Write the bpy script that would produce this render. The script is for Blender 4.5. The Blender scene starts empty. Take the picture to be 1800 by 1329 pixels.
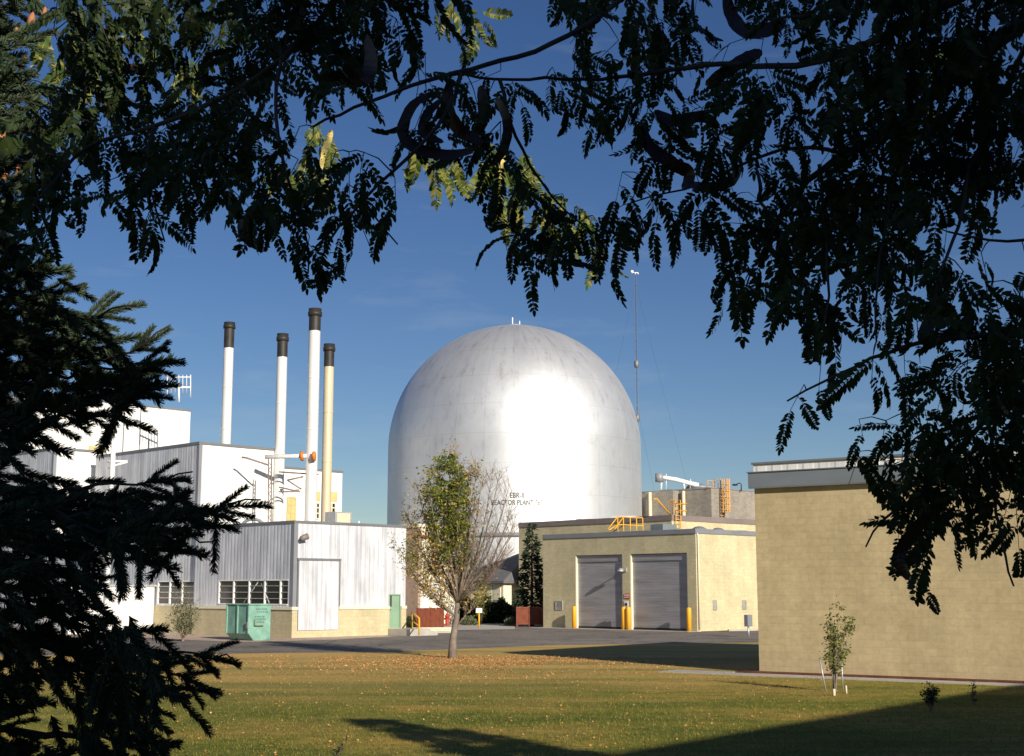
import bpy, math, random
import numpy as np
from mathutils import Vector, Matrix, noise

random.seed(11); RNG = np.random.default_rng(11)
C = bpy.context.scene.collection
scene = bpy.context.scene
R = math.radians

# ------------------------------------------------------------------ camera
EYE, F, CX, CY = 2.4, 2400.0, 900.0, 664.5
PITCH = math.atan(373.5 / F)
cam_d = bpy.data.cameras.new('camera'); cam = bpy.data.objects.new('camera', cam_d); C.objects.link(cam)
cam.location = (0, 0, EYE); cam.rotation_euler = (R(90) + PITCH, 0, 0)
cam_d.sensor_width = 36; cam_d.lens = 36 * F / 1800; cam_d.clip_start = 0.05; cam_d.clip_end = 20000
scene.camera = cam

# ------------------------------------------------------------------ light
SUN_AZ, SUN_EL = R(30), R(22)            # to the right of straight behind the camera
SUNV = Vector((math.sin(SUN_AZ) * math.cos(SUN_EL), -math.cos(SUN_AZ) * math.cos(SUN_EL), math.sin(SUN_EL)))
sd = bpy.data.lights.new('sun', 'SUN'); sd.energy = 5.0; sd.angle = R(0.5); sd.color = (1.0, 0.90, 0.76)
sun = bpy.data.objects.new('sun', sd); C.objects.link(sun)
sun.rotation_euler = SUNV.to_track_quat('Z', 'Y').to_euler(); sun.location = (20, -30, 30)
w = bpy.data.worlds.new('World'); scene.world = w; w.use_nodes = True
nt = w.node_tree; nt.nodes.clear()
sky = nt.nodes.new('ShaderNodeTexSky'); sky.sky_type = 'NISHITA'; sky.sun_disc = False
sky.sun_elevation = SUN_EL; sky.sun_rotation = math.pi - SUN_AZ
sky.altitude = 1500; sky.air_density = 1.1; sky.dust_density = 0.6; sky.ozone_density = 3.0
bg = nt.nodes.new('ShaderNodeBackground'); bg.inputs[1].default_value = 0.05
wo = nt.nodes.new('ShaderNodeOutputWorld')
# faint high cirrus near the horizon
tc = nt.nodes.new('ShaderNodeTexCoord'); mp = nt.nodes.new('ShaderNodeMapping')
mp.inputs['Scale'].default_value = (3.0, 3.0, 16.0); mp.inputs['Rotation'].default_value = (0, 0.12, 0)
cn = nt.nodes.new('ShaderNodeTexNoise'); cn.inputs['Scale'].default_value = 2.2; cn.inputs['Detail'].default_value = 7; cn.inputs['Roughness'].default_value = 0.62
cr = nt.nodes.new('ShaderNodeMapRange'); cr.inputs[1].default_value = 0.56; cr.inputs[2].default_value = 0.85; cr.inputs[3].default_value = 0; cr.inputs[4].default_value = 0.22
mx = nt.nodes.new('ShaderNodeMix'); mx.data_type = 'RGBA'; mx.inputs[7].default_value = (8, 8.6, 9.5, 1)
nt.links.new(tc.outputs['Generated'], mp.inputs[0]); nt.links.new(mp.outputs[0], cn.inputs['Vector'])
nt.links.new(cn.outputs[0], cr.inputs[0]); nt.links.new(cr.outputs[0], mx.inputs[0])
hs = nt.nodes.new('ShaderNodeHueSaturation'); hs.inputs['Hue'].default_value = 0.512; hs.inputs['Saturation'].default_value = 1.18; hs.inputs['Value'].default_value = 1.1
nt.links.new(sky.outputs[0], hs.inputs['Color']); nt.links.new(hs.outputs[0], mx.inputs[6]); nt.links.new(mx.outputs[2], bg.inputs[0]); nt.links.new(bg.outputs[0], wo.inputs[0])
scene.view_settings.view_transform = 'Standard'; scene.view_settings.look = 'None'
scene.view_settings.exposure = 0.33; scene.view_settings.gamma = 1.0
scene.render.engine = 'CYCLES'; scene.cycles.max_bounces = 6
scene.cycles.use_adaptive_sampling = True

# ------------------------------------------------------------------ picture <-> world
cp, sp_ = math.cos(PITCH), math.sin(PITCH)
def ray(px, py):
    x = (px - CX) / F; y = -(py - CY) / F
    return Vector((x, cp - y * sp_, sp_ + y * cp))
def gp(px, py, z=0.0):
    d = ray(px, py); t = (z - EYE) / d.z
    return Vector((d.x * t, d.y * t, z))
def at(px, py, Y):
    d = ray(px, py); t = Y / d.y
    return Vector((d.x * t, Y, EYE + d.z * t))

# ------------------------------------------------------------------ tagging
def link(o, parent=None):
    C.objects.link(o)
    if parent is not None: o.parent = parent
    return o
def tag(o, label, cat, group=None):
    o['label'] = label; o['category'] = cat
    if group: o['group'] = group
    return o
def kind(o, k): o['kind'] = k; return o
def thing(name, label, cat, loc=(0, 0, 0), rz=0, group=None):
    o = bpy.data.objects.new(name, None); o.empty_display_size = 0.3; C.objects.link(o)
    o.location = loc; o.rotation_euler = (0, 0, rz)
    return tag(o, label, cat, group)
def copy_tree(o, parent=None):
    c = o.copy(); C.objects.link(c); c.parent = parent
    for ch in [k for k in bpy.data.objects if k.parent == o]: copy_tree(ch, c)
    return c

# ------------------------------------------------------------------ materials
MATS = {}
def mat(name, col, rough=0.7, metal=0.0, spec=0.4):
    m = bpy.data.materials.new(name); m.use_nodes = True
    b = m.node_tree.nodes['Principled BSDF']
    b.inputs['Base Color'].default_value = (*col, 1); b.inputs['Roughness'].default_value = rough
    b.inputs['Metallic'].default_value = metal; b.inputs['Specular IOR Level'].default_value = spec
    MATS[name] = m; return m
def N(m, t): return m.node_tree.nodes.new(t)
def L(m, a, b): m.node_tree.links.new(a, b)
def uvvec(m, scale=(1, 1, 1), src='UV'):
    t = N(m, 'ShaderNodeTexCoord'); p = N(m, 'ShaderNodeMapping'); p.inputs['Scale'].default_value = scale
    L(m, t.outputs[src], p.inputs[0]); return p.outputs[0]
def noise_n(m, vec, scale, detail=4, rough=0.55):
    n = N(m, 'ShaderNodeTexNoise'); n.inputs['Scale'].default_value = scale; n.inputs['Detail'].default_value = detail
    n.inputs['Roughness'].default_value = rough; L(m, vec, n.inputs['Vector']); return n.outputs[0]
def ramp(m, fac, stops):
    r = N(m, 'ShaderNodeValToRGB'); e = r.color_ramp.elements
    while len(e) < len(stops): e.new(0.5)
    for k, (p, c) in zip(e, stops): k.position = p; k.color = (*c, 1)
    L(m, fac, r.inputs[0]); return r.outputs[0]
def mixc(m, fac, a, b, mode='MIX'):
    x = N(m, 'ShaderNodeMix'); x.data_type = 'RGBA'; x.blend_type = mode
    for s, v in ((0, fac), (6, a), (7, b)):
        if isinstance(v, (int, float)): x.inputs[s].default_value = v
        elif isinstance(v, tuple): x.inputs[s].default_value = (*v, 1)
        else: L(m, v, x.inputs[s])
    return x.outputs[2]
def bump(m, h, strength=0.3, dist=0.02):
    b = N(m, 'ShaderNodeBump'); b.inputs['Strength'].default_value = strength; b.inputs['Distance'].default_value = dist
    L(m, h, b.inputs['Height']); L(m, b.outputs[0], m.node_tree.nodes['Principled BSDF'].inputs['Normal'])
def setc(m, c): L(m, c, m.node_tree.nodes['Principled BSDF'].inputs['Base Color'])
def maprange(m, v, a, b, c, d):
    x = N(m, 'ShaderNodeMapRange')
    for i, q in zip((1, 2, 3, 4), (a, b, c, d)): x.inputs[i].default_value = q
    L(m, v, x.inputs[0]); return x.outputs[0]

def varied(name, col, rough=0.7, metal=0.0, amt=0.18, scale=0.6, sv=(1, 1, 1), bs=0.0, bsc=40, dirt=None, src='UV'):
    m = mat(name, col, rough, metal)
    v = uvvec(m, sv, src); n = noise_n(m, v, scale, 6)
    lo = tuple(c * (1 - amt) for c in col); hi = tuple(min(1, c * (1 + amt)) for c in col)
    if dirt: lo = dirt
    setc(m, ramp(m, n, [(0.3, lo), (0.68, hi)]))
    if bs: bump(m, noise_n(m, uvvec(m, (1, 1, 1), src), bsc, 4), bs, 0.01)
    return m

def block(name, col, mort=0.88, amt=0.05):
    m = mat(name, col, 0.9)
    v = uvvec(m)
    br = N(m, 'ShaderNodeTexBrick'); L(m, v, br.inputs['Vector'])
    br.inputs['Scale'].default_value = 1.0; br.inputs['Brick Width'].default_value = 0.41; br.inputs['Row Height'].default_value = 0.205
    br.inputs['Mortar Size'].default_value = 0.007; br.inputs['Mortar Smooth'].default_value = 0.3
    br.inputs['Color1'].default_value = (*[c * (1 + amt) for c in col], 1)
    br.inputs['Color2'].default_value = (*[c * (1 - amt) for c in col], 1)
    br.inputs['Mortar'].default_value = (*[c * mort for c in col], 1)
    n = noise_n(m, v, 0.45, 8, 0.65); n2 = noise_n(m, uvvec(m, (1.4, 0.12, 1)), 1.0, 6)
    c1 = mixc(m, 1.0, br.outputs[0], ramp(m, n, [(0.3, (0.80, 0.80, 0.79)), (0.7, (1.08, 1.06, 1.04))]), 'MULTIPLY')
    c2 = mixc(m, 0.7, c1, ramp(m, n2, [(0.35, (0.88, 0.87, 0.85)), (0.6, (1.03, 1.03, 1.03))]), 'MULTIPLY')
    c3 = mixc(m, 0.8, c2, ramp(m, noise_n(m, v, 6.0, 4, 0.7), [(0.35, (0.88, 0.88, 0.87)), (0.65, (1.08, 1.08, 1.08))]), 'MULTIPLY')
    setc(m, c3)
    inv = N(m, 'ShaderNodeMath'); inv.operation = 'SUBTRACT'; inv.inputs[0].default_value = 1; L(m, br.outputs['Fac'], inv.inputs[1])
    ad = N(m, 'ShaderNodeMath'); ad.operation = 'MULTIPLY_ADD'; L(m, noise_n(m, v, 30, 3), ad.inputs[0]); ad.inputs[1].default_value = 0.4; L(m, inv.outputs[0], ad.inputs[2])
    bump(m, ad.outputs[0], 0.35, 0.006)
    return m

def siding(name, col, pitch=0.3, rough=0.45, metal=0.35, streak=0.22, rib=0.5):
    m = mat(name, col, rough, metal)
    v = uvvec(m)
    sep = N(m, 'ShaderNodeSeparateXYZ'); L(m, v, sep.inputs[0])
    mu = N(m, 'ShaderNodeMath'); mu.operation = 'MULTIPLY'; mu.inputs[1].default_value = 1 / pitch; L(m, sep.outputs[0], mu.inputs[0])
    fr = N(m, 'ShaderNodeMath'); fr.operation = 'PINGPONG'; fr.inputs[1].default_value = 0.5; L(m, mu.outputs[0], fr.inputs[0])
    h = maprange(m, fr.outputs[0], 0.12, 0.24, 0, 1)
    fl = N(m, 'ShaderNodeMath'); fl.operation = 'FLOOR'; mu2 = N(m, 'ShaderNodeMath'); mu2.operation = 'MULTIPLY'; mu2.inputs[1].default_value = 1 / (pitch * 3)
    L(m, sep.outputs[0], mu2.inputs[0]); L(m, mu2.outputs[0], fl.inputs[0])
    wn = N(m, 'ShaderNodeTexWhiteNoise'); wn.noise_dimensions = '1D'; L(m, fl.outputs[0], wn.inputs['W'])
    s = noise_n(m, uvvec(m, (3.2, 0.16, 1)), 1.0, 7, 0.65)
    s2 = noise_n(m, uvvec(m, (0.9, 0.5, 1)), 1.0, 6, 0.6)
    k = 1 - streak
    c = mixc(m, 1.0, col, ramp(m, s, [(0.36, (k, k, k * 1.01)), (0.62, (1.1, 1.1, 1.1))]), 'MULTIPLY')
    c = mixc(m, 0.8, c, ramp(m, s2, [(0.33, (k, k, k)), (0.62, (1.06, 1.06, 1.06))]), 'MULTIPLY')
    c = mixc(m, 0.8, c, ramp(m, wn.outputs[0], [(0, (0.93, 0.93, 0.94)), (1, (1.04, 1.04, 1.03))]), 'MULTIPLY')
    c = mixc(m, rib, c, ramp(m, h, [(0, (0.72, 0.73, 0.75)), (1, (1, 1, 1))]), 'MULTIPLY')
    setc(m, c); bump(m, h, 0.5, 0.02)
    return m

M_TAN = block('tan_block', (0.56, 0.46, 0.27))
M_TAN2 = block('cream_block', (0.60, 0.54, 0.345))
M_PLINTH = block('plinth_block', (0.56, 0.50, 0.32))
M_GREYB = block('grey_block', (0.30, 0.275, 0.24), amt=0.12)
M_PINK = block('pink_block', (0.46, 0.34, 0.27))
M_STEEL = siding('galvanised_siding', (0.71, 0.73, 0.77), 0.3, 0.5, 0.2, 0.27, 0.14)
M_WHITE = siding('white_siding', (0.76, 0.76, 0.73), 0.6, 0.55, 0.0, 0.1, 0.2)
M_CREAMP = varied('cream_paint', (0.72, 0.68, 0.52), 0.6, amt=0.08)
M_GREYCAP = varied('grey_flashing', (0.24, 0.25, 0.275), 0.5, 0.2, 0.1)
M_FASCIA = varied('blue_grey_fascia', (0.19, 0.22, 0.245), 0.5, 0.1, 0.08, 0.5, (1, 3, 1))
M_BROWNCAP = varied('brown_flashing', (0.22, 0.18, 0.17), 0.6, 0.1, 0.12)
M_TRIM = varied('dark_trim', (0.20, 0.21, 0.22), 0.5, 0.3, 0.1)
M_UPST = siding('white_upstand', (0.74, 0.74, 0.70), 0.5, 0.6, 0.0, 0.1, 0.1)
M_ROLL = mat('roller_slats', (0.36, 0.355, 0.37), 0.45, 0.3)
def roll():
    m = M_ROLL; v = uvvec(m); sep = N(m, 'ShaderNodeSeparateXYZ'); L(m, v, sep.inputs[0])
    mu = N(m, 'ShaderNodeMath'); mu.operation = 'MULTIPLY'; mu.inputs[1].default_value = 10.5; L(m, sep.outputs[1], mu.inputs[0])
    fr = N(m, 'ShaderNodeMath'); fr.operation = 'PINGPONG'; fr.inputs[1].default_value = 0.5; L(m, mu.outputs[0], fr.inputs[0])
    setc(m, mixc(m, 0.6, mixc(m, 0.9, (0.36, 0.355, 0.37), ramp(m, noise_n(m, uvvec(m, (0.25, 2.2, 1)), 1.0, 6, .7), [(0.35, (0.72, 0.72, 0.72)), (0.6, (1.08, 1.08, 1.08))]), 'MULTIPLY'),
                 ramp(m, fr.outputs[0], [(0, (0.8, 0.8, 0.8)), (0.2, (1, 1, 1))]), 'MULTIPLY'))
    bump(m, fr.outputs[0], 0.5, 0.02)
roll()
M_YEL = varied('yellow_paint', (0.80, 0.40, 0.025), 0.5, 0, 0.12, 3)
M_ORANGE = varied('orange_ladder_paint', (0.62, 0.34, 0.10), 0.6, 0, 0.15, 2)
M_RUSTO = varied('orange_primer', (0.62, 0.20, 0.03), 0.6, 0, 0.2, 8)
M_RED = varied('red_paint', (0.42, 0.05, 0.03), 0.5, 0, 0.15, 3)
M_REDWOOD = varied('red_brown_boards', (0.20, 0.055, 0.028), 0.75, 0, 0.3, 2.5, (1, 1, 1), 0.2, 30)
M_GREEN = varied('green_bin_paint', (0.20, 0.37, 0.295), 0.55, 0, 0.2, 1.8, dirt=(0.13, 0.27, 0.215))
M_GREEND = varied('green_door_paint', (0.22, 0.34, 0.235), 0.5, 0, 0.08, 1.5)
M_BLACK = varied('black_paint', (0.03, 0.028, 0.026), 0.55, 0.1, 0.3, 2)
M_DARK = mat('dark_metal', (0.05, 0.05, 0.05), 0.5, 0.4)
M_GALV = varied('galvanised_steel', (0.48, 0.49, 0.5), 0.45, 0.5, 0.15, 4)
M_STACK = varied('white_stack_paint', (0.74, 0.74, 0.72), 0.4, 0.15, 0.1, 1.2, (3, .2, 1))
M_STACKT = varied('yellowed_stack_paint', (0.60, 0.52, 0.36), 0.45, 0.1, 0.12, 1.2, (3, .2, 1))
M_WHT = varied('white_paint', (0.78, 0.78, 0.75), 0.5, 0, 0.06, 1)
M_GLASS = mat('dark_glass', (0.018, 0.016, 0.014), 0.12, 0.0, 0.5)
M_YGLASS = varied('yellow_panel', (0.58, 0.46, 0.20), 0.5, 0, 0.12, 2)
M_BLIND = varied('pale_blind', (0.66, 0.62, 0.48), 0.6, 0, 0.05, 2)
M_CONC = varied('concrete', (0.40, 0.38, 0.34), 0.9, 0, 0.15, 1.5, bs=0.15, bsc=25)
M_WOODP = varied('pale_wood', (0.66, 0.56, 0.40), 0.7, 0, 0.1, 4)
M_SHING = varied('grey_shingles', (0.115, 0.115, 0.125), 0.9, 0, 0.25, 3, bs=0.4, bsc=12)
M_TARP = varied('roof_membrane', (0.16, 0.155, 0.15), 0.9, 0, 0.2, 1)

def ground_mat(name, stops, sc, fine, bs=0.5):
    m = mat(name, (0.1, 0.1, 0.05), 0.95, 0, 0.15)
    v = uvvec(m, (1, 1, 1), 'Object')
    a = noise_n(m, v, sc, 8, 0.62)
    f = noise_n(m, v, fine, 6, 0.75)
    c = ramp(m, a, stops)
    c = mixc(m, 0.9, c, ramp(m, f, [(0.3, (0.5, 0.5, 0.45)), (0.7, (1.4, 1.4, 1.4))]), 'MULTIPLY')
    f2 = noise_n(m, v, fine * .28, 8, 0.8)
    c = mixc(m, 0.8, c, ramp(m, f2, [(0.36, (0.62, 0.64, 0.6)), (0.62, (1.25, 1.22, 1.2))]), 'MULTIPLY')
    setc(m, c); bump(m, f, bs, 0.03); return m, c
M_LAWN, _c = ground_mat('lawn_grass', [(0.30, (0.095, 0.13, 0.020)), (0.47, (0.175, 0.19, 0.030)), (0.60, (0.36, 0.265, 0.070)), (0.74, (0.48, 0.31, 0.11))], 0.16, 7.0)
def lawn_dry():
    # the lawn is drier and browner towards the road (x,y in metres)
    m = M_LAWN; v = uvvec(m, (1, 1, 1), 'Object'); sep = N(m, 'ShaderNodeSeparateXYZ'); L(m, v, sep.inputs[0])
    n = noise_n(m, uvvec(m, (0.25, 1, 1), 'Object'), 0.35, 6, 0.6)
    ad = N(m, 'ShaderNodeMath'); ad.operation = 'MULTIPLY_ADD'; L(m, n, ad.inputs[0]); ad.inputs[1].default_value = 22; L(m, sep.outputs[1], ad.inputs[2])
    mu = N(m, 'ShaderNodeMath'); mu.operation = 'MULTIPLY_ADD'; L(m, sep.outputs[0], mu.inputs[0]); mu.inputs[1].default_value = -0.35; L(m, ad.outputs[0], mu.inputs[2])
    k = maprange(m, mu.outputs[0], 40, 57, 0, 0.85)
    dry = mixc(m, noise_n(m, v, 2.5, 6, .7), (0.40, 0.29, 0.085), (0.62, 0.42, 0.18))
    col = mixc(m, k, _c, dry)
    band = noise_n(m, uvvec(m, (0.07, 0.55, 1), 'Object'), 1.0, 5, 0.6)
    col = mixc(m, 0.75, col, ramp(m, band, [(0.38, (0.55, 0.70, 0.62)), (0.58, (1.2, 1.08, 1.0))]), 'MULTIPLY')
    col = mixc(m, 0.8, col, ramp(m, noise_n(m, v, 22.0, 5, .8), [(0.33, (0.5, 0.52, 0.45)), (0.66, (1.45, 1.4, 1.35))]), 'MULTIPLY'); setc(m, col)
lawn_dry()
M_ASPH, _asc = ground_mat('asphalt', [(0.3, (0.175, 0.158, 0.145)), (0.6, (0.24, 0.217, 0.198)), (0.75, (0.27, 0.243, 0.22))], 0.12, 14.0, 0.2)
def asphalt_wear():
    m = M_ASPH; v = uvvec(m, (1, 1, 1), 'Object')
    vo = N(m, 'ShaderNodeTexVoronoi'); vo.feature = 'DISTANCE_TO_EDGE'; vo.inputs['Scale'].default_value = .22
    ds = N(m, 'ShaderNodeVectorMath'); ds.operation = 'ADD'; nz = N(m, 'ShaderNodeTexNoise'); nz.inputs['Scale'].default_value = .8; L(m, v, nz.inputs['Vector']); L(m, v, ds.inputs[0]); L(m, nz.outputs[1], ds.inputs[1]); L(m, ds.outputs[0], vo.inputs['Vector'])
    c = mixc(m, maprange(m, vo.outputs[0], 0.0, 0.018, .75, 0), _asc, (0.05, 0.047, 0.042))
    st = noise_n(m, uvvec(m, (.5, .3, 1), 'Object'), 1.0, 5, .6)
    setc(m, mixc(m, 1.0, c, ramp(m, st, [(0.32, (0.72, 0.72, 0.72)), (0.5, (1, 1, 1)), (0.7, (1.12, 1.1, 1.08))]), 'MULTIPLY'))
asphalt_wear()
M_GRAV, _ = ground_mat('gravel', [(0.3, (0.42, 0.33, 0.27)), (0.7, (0.56, 0.44, 0.37))], 0.6, 9.0, 0.15)
M_SOIL, _ = ground_mat('desert_soil', [(0.3, (0.18, 0.15, 0.10)), (0.7, (0.28, 0.23, 0.16))], 0.02, 2.0, 0.4)
M_MULCH, _ = ground_mat('red_mulch', [(0.3, (0.09, 0.035, 0.02)), (0.7, (0.19, 0.08, 0.05))], 2.0, 18.0, 0.8)

def leafmat(name, cols, trans=0.35, rough=0.55, scale=5.0):
    m = bpy.data.materials.new(name); m.use_nodes = True; t = m.node_tree
    b = t.nodes['Principled BSDF']; out = t.nodes['Material Output']
    b.inputs['Roughness'].default_value = rough; b.inputs['Specular IOR Level'].default_value = 0.25
    g = N(m, 'ShaderNodeNewGeometry')
    c = ramp(m, g.outputs['Random Per Island'], [(i / (len(cols) - 1), cc) for i, cc in enumerate(cols)])
    L(m, c, b.inputs['Base Color'])
    if trans:
        tr = N(m, 'ShaderNodeBsdfTranslucent'); L(m, c, tr.inputs[0])
        ms = N(m, 'ShaderNodeMixShader'); ms.inputs[0].default_value = trans
        L(m, b.outputs[0], ms.inputs[1]); L(m, tr.outputs[0], ms.inputs[2]); L(m, ms.outputs[0], out.inputs[0])
    return m
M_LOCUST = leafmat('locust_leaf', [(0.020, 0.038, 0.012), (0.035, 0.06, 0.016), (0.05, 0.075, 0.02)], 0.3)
M_LOCUSTY = leafmat('locust_leaf_sunlit_turning', [(0.05, 0.10, 0.025), (0.10, 0.16, 0.03), (0.20, 0.23, 0.05), (0.42, 0.36, 0.10)], 0.4)  # lighter leaf tone, turned yellow with sunlight put into the colour
M_POD = varied('pod_brown', (0.04, 0.018, 0.012), 0.5, 0, 0.3, 20)
M_PODY = varied('pod_yellow', (0.50, 0.42, 0.15), 0.5, 0, 0.3, 20)
M_NEEDLE = leafmat('spruce_needle', [(0.028, 0.052, 0.026), (0.045, 0.075, 0.038), (0.075, 0.105, 0.055), (0.12, 0.145, 0.08)], 0.0, 0.6)
M_NEEDLEF = leafmat('far_spruce_needle', [(0.014, 0.030, 0.014), (0.025, 0.045, 0.02), (0.035, 0.055, 0.025)], 0.0, 0.6)
M_CONE = varied('cone_brown', (0.30, 0.12, 0.05), 0.7, 0, 0.3, 20)
M_BARK = varied('grey_bark', (0.20, 0.165, 0.135), 0.9, 0, 0.3, 6, (1, 1, 1), 0.5, 30, src='Object')
M_BARKD = varied('dark_bark', (0.06, 0.045, 0.035), 0.9, 0, 0.3, 8, (1, 1, 1), 0.5, 30, src='Object')
M_TWIG = varied('twig_bark', (0.24, 0.16, 0.12), 0.8, 0, 0.2, 8, src='Object')
M_LGREEN = leafmat('autumn_green_leaf', [(0.10, 0.15, 0.02), (0.16, 0.205, 0.028), (0.25, 0.27, 0.04)], 0.35)
M_LGOLD = leafmat('autumn_gold_leaf', [(0.28, 0.27, 0.07), (0.55, 0.43, 0.14), (0.68, 0.48, 0.18), (0.50, 0.28, 0.10)], 0.35)
M_LOLIVE = leafmat('olive_leaf', [(0.10, 0.13, 0.06), (0.17, 0.19, 0.10), (0.23, 0.23, 0.13)], 0.3)
M_LYOUNG = leafmat('young_leaf', [(0.10, 0.15, 0.025), (0.17, 0.20, 0.035), (0.28, 0.27, 0.06)], 0.35)
M_HEDGE = leafmat('hedge_leaf', [(0.018, 0.035, 0.014), (0.03, 0.05, 0.02), (0.05, 0.08, 0.03)], 0.1)
M_FALLEN = leafmat('fallen_leaf', [(0.36, 0.18, 0.06), (0.48, 0.24, 0.08), (0.38, 0.14, 0.05), (0.60, 0.40, 0.20)], 0.0, 0.8)
M_GRASSB = leafmat('grass_blade', [(0.10, 0.125, 0.02), (0.20, 0.195, 0.035), (0.38, 0.28, 0.08)], 0.3)

# ------------------------------------------------------------------ mesh builder
class MB:
    def __init__(s): s.v = []; s.f = []; s.sm = []
    def add(s, vs, fs, smooth=False):
        n = len(s.v); s.v += [tuple(q) for q in vs]; s.f += [tuple(n + i for i in f) for f in fs]; s.sm += [smooth] * len(fs); return s
    def box(s, x0, x1, y0, y1, z0, z1):
        x0, x1 = min(x0, x1), max(x0, x1); y0, y1 = min(y0, y1), max(y0, y1)
        v = [(x0, y0, z0), (x1, y0, z0), (x1, y1, z0), (x0, y1, z0), (x0, y0, z1), (x1, y0, z1), (x1, y1, z1), (x0, y1, z1)]
        return s.add(v, [(0, 3, 2, 1), (4, 5, 6, 7), (0, 1, 5, 4), (1, 2, 6, 5), (2, 3, 7, 6), (3, 0, 4, 7)])
    def tube(s, pts, rad, seg=8, cap=True, smooth=True):
        pts = [Vector(p) for p in pts]; rad = rad if isinstance(rad, (list, tuple)) else [rad] * len(pts)
        n = len(pts); vs = []; prev = None
        for i, p in enumerate(pts):
            d = (pts[min(i + 1, n - 1)] - pts[max(i - 1, 0)])
            d = d.normalized() if d.length > 1e-9 else Vector((0, 0, 1))
            if prev is None: a = d.orthogonal().normalized()
            else:
                a = prev - d * prev.dot(d); a = a.normalized() if a.length > 1e-6 else d.orthogonal().normalized()
            prev = a; b = d.cross(a)
            for k in range(seg):
                t = 2 * math.pi * k / seg; vs.append(p + (a * math.cos(t) + b * math.sin(t)) * rad[i])
        fs = [(i * seg + k, i * seg + (k + 1) % seg, (i + 1) * seg + (k + 1) % seg, (i + 1) * seg + k) for i in range(n - 1) for k in range(seg)]
        s.add(vs, fs, smooth)
        if cap and seg >= 3:
            m = len(s.v) - n * seg
            s.f.append(tuple(m + k for k in reversed(range(seg)))); s.sm.append(False)
            s.f.append(tuple(m + (n - 1) * seg + k for k in range(seg))); s.sm.append(False)
        return s
    def lathe(s, prof, seg=48, c=(0, 0)):
        vs = []; n = len(prof)
        for r, z in prof:
            for k in range(seg):
                t = 2 * math.pi * k / seg; vs.append((c[0] + r * math.cos(t), c[1] + r * math.sin(t), z))
        fs = [(i * seg + k, i * seg + (k + 1) % seg, (i + 1) * seg + (k + 1) % seg, (i + 1) * seg + k) for i in range(n - 1) for k in range(seg)]
        return s.add(vs, fs, True)
    def build(s, name, m, parent=None, bevel=0, uvs=None):
        me = bpy.data.meshes.new(name); me.from_pydata(s.v, [], s.f); me.materials.append(m)
        me.polygons.foreach_set('use_smooth', s.sm)
        uv = me.uv_layers.new(name='UVMap')
        co = np.empty(len(me.vertices) * 3); me.vertices.foreach_get('co', co); co = co.reshape(-1, 3)
        for p in me.polygons:
            nx, ny, nz = abs(p.normal.x), abs(p.normal.y), abs(p.normal.z)
            for li in p.loop_indices:
                x, y, z = co[me.loops[li].vertex_index]
                if nz >= nx and nz >= ny: uv.data[li].uv = (x, y)
                elif nx >= ny: uv.data[li].uv = (y, z)
                else: uv.data[li].uv = (x, z)
        me.update()
        o = link(bpy.data.objects.new(name, me), parent)
        if bevel:
            b = o.modifiers.new('bevel', 'BEVEL'); b.width = bevel; b.segments = 2; b.limit_method = 'ANGLE'
        return o
def np_mesh(name, V, Fq, m, parent=None, smooth=False):
    """V (n,3), Fq (k,4) quads"""
    me = bpy.data.meshes.new(name); V = np.asarray(V, dtype=np.float32); Fq = np.asarray(Fq, dtype=np.int32)
    me.vertices.add(len(V)); me.vertices.foreach_set('co', V.ravel())
    me.loops.add(Fq.size); me.loops.foreach_set('vertex_index', Fq.ravel())
    me.polygons.add(len(Fq)); me.polygons.foreach_set('loop_start', np.arange(0, Fq.size, Fq.shape[1], dtype=np.int32))
    me.update(calc_edges=True); me.validate(); me.materials.append(m)
    return link(bpy.data.objects.new(name, me), parent)
def stamp(protos, insts):
    """protos: list of (V,F); insts: list of (idx, 4x4 np)"""
    VV = []; FF = []; off = 0
    for i, M in insts:
        V, Fc = protos[i]
        VV.append(V @ M[:3, :3].T + M[:3, 3]); FF.append(Fc + off); off += len(V)
    return np.concatenate(VV), np.concatenate(FF)
def frame(x, y, z, loc, s=1.0):
    M = np.eye(4); M[:3, 0] = np.array(x) * s; M[:3, 1] = np.array(y) * s; M[:3, 2] = np.array(z) * s; M[:3, 3] = loc; return M

# ------------------------------------------------------------------ buildings in a corner frame
class Bld:
    """origin = near corner on the ground; local x runs along the right-hand face, local y along the left-hand face"""
    def __init__(s, name, label, P, ang, cat='building', z=0.0):
        s.o = thing(name, label, cat, (P[0], P[1], z), ang); s.P = Vector((P[0], P[1], 0)); s.a = ang; s.z = z
        s.X = Vector((math.cos(ang), math.sin(ang), 0)); s.Y = Vector((-math.sin(ang), math.cos(ang), 0))
    def _hit(s, px, py, n, off):
        d = ray(px, py); c = Vector((0, 0, EYE))
        t = ((s.P - c).dot(n) + off) / d.dot(n); h = c + d * t - s.P
        return h.dot(s.X), h.dot(s.Y), h.z - s.z
    def fx(s, px, py, y=0.0): h = s._hit(px, py, s.Y, y); return h[0], h[2]     # on the face y = const
    def fy(s, px, py, x=0.0): h = s._hit(px, py, s.X, x); return h[1], h[2]     # on the face x = const
    def loc(s, px, py, Y):
        h = at(px, py, Y) - s.P; return h.dot(s.X), h.dot(s.Y), h.z
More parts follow.
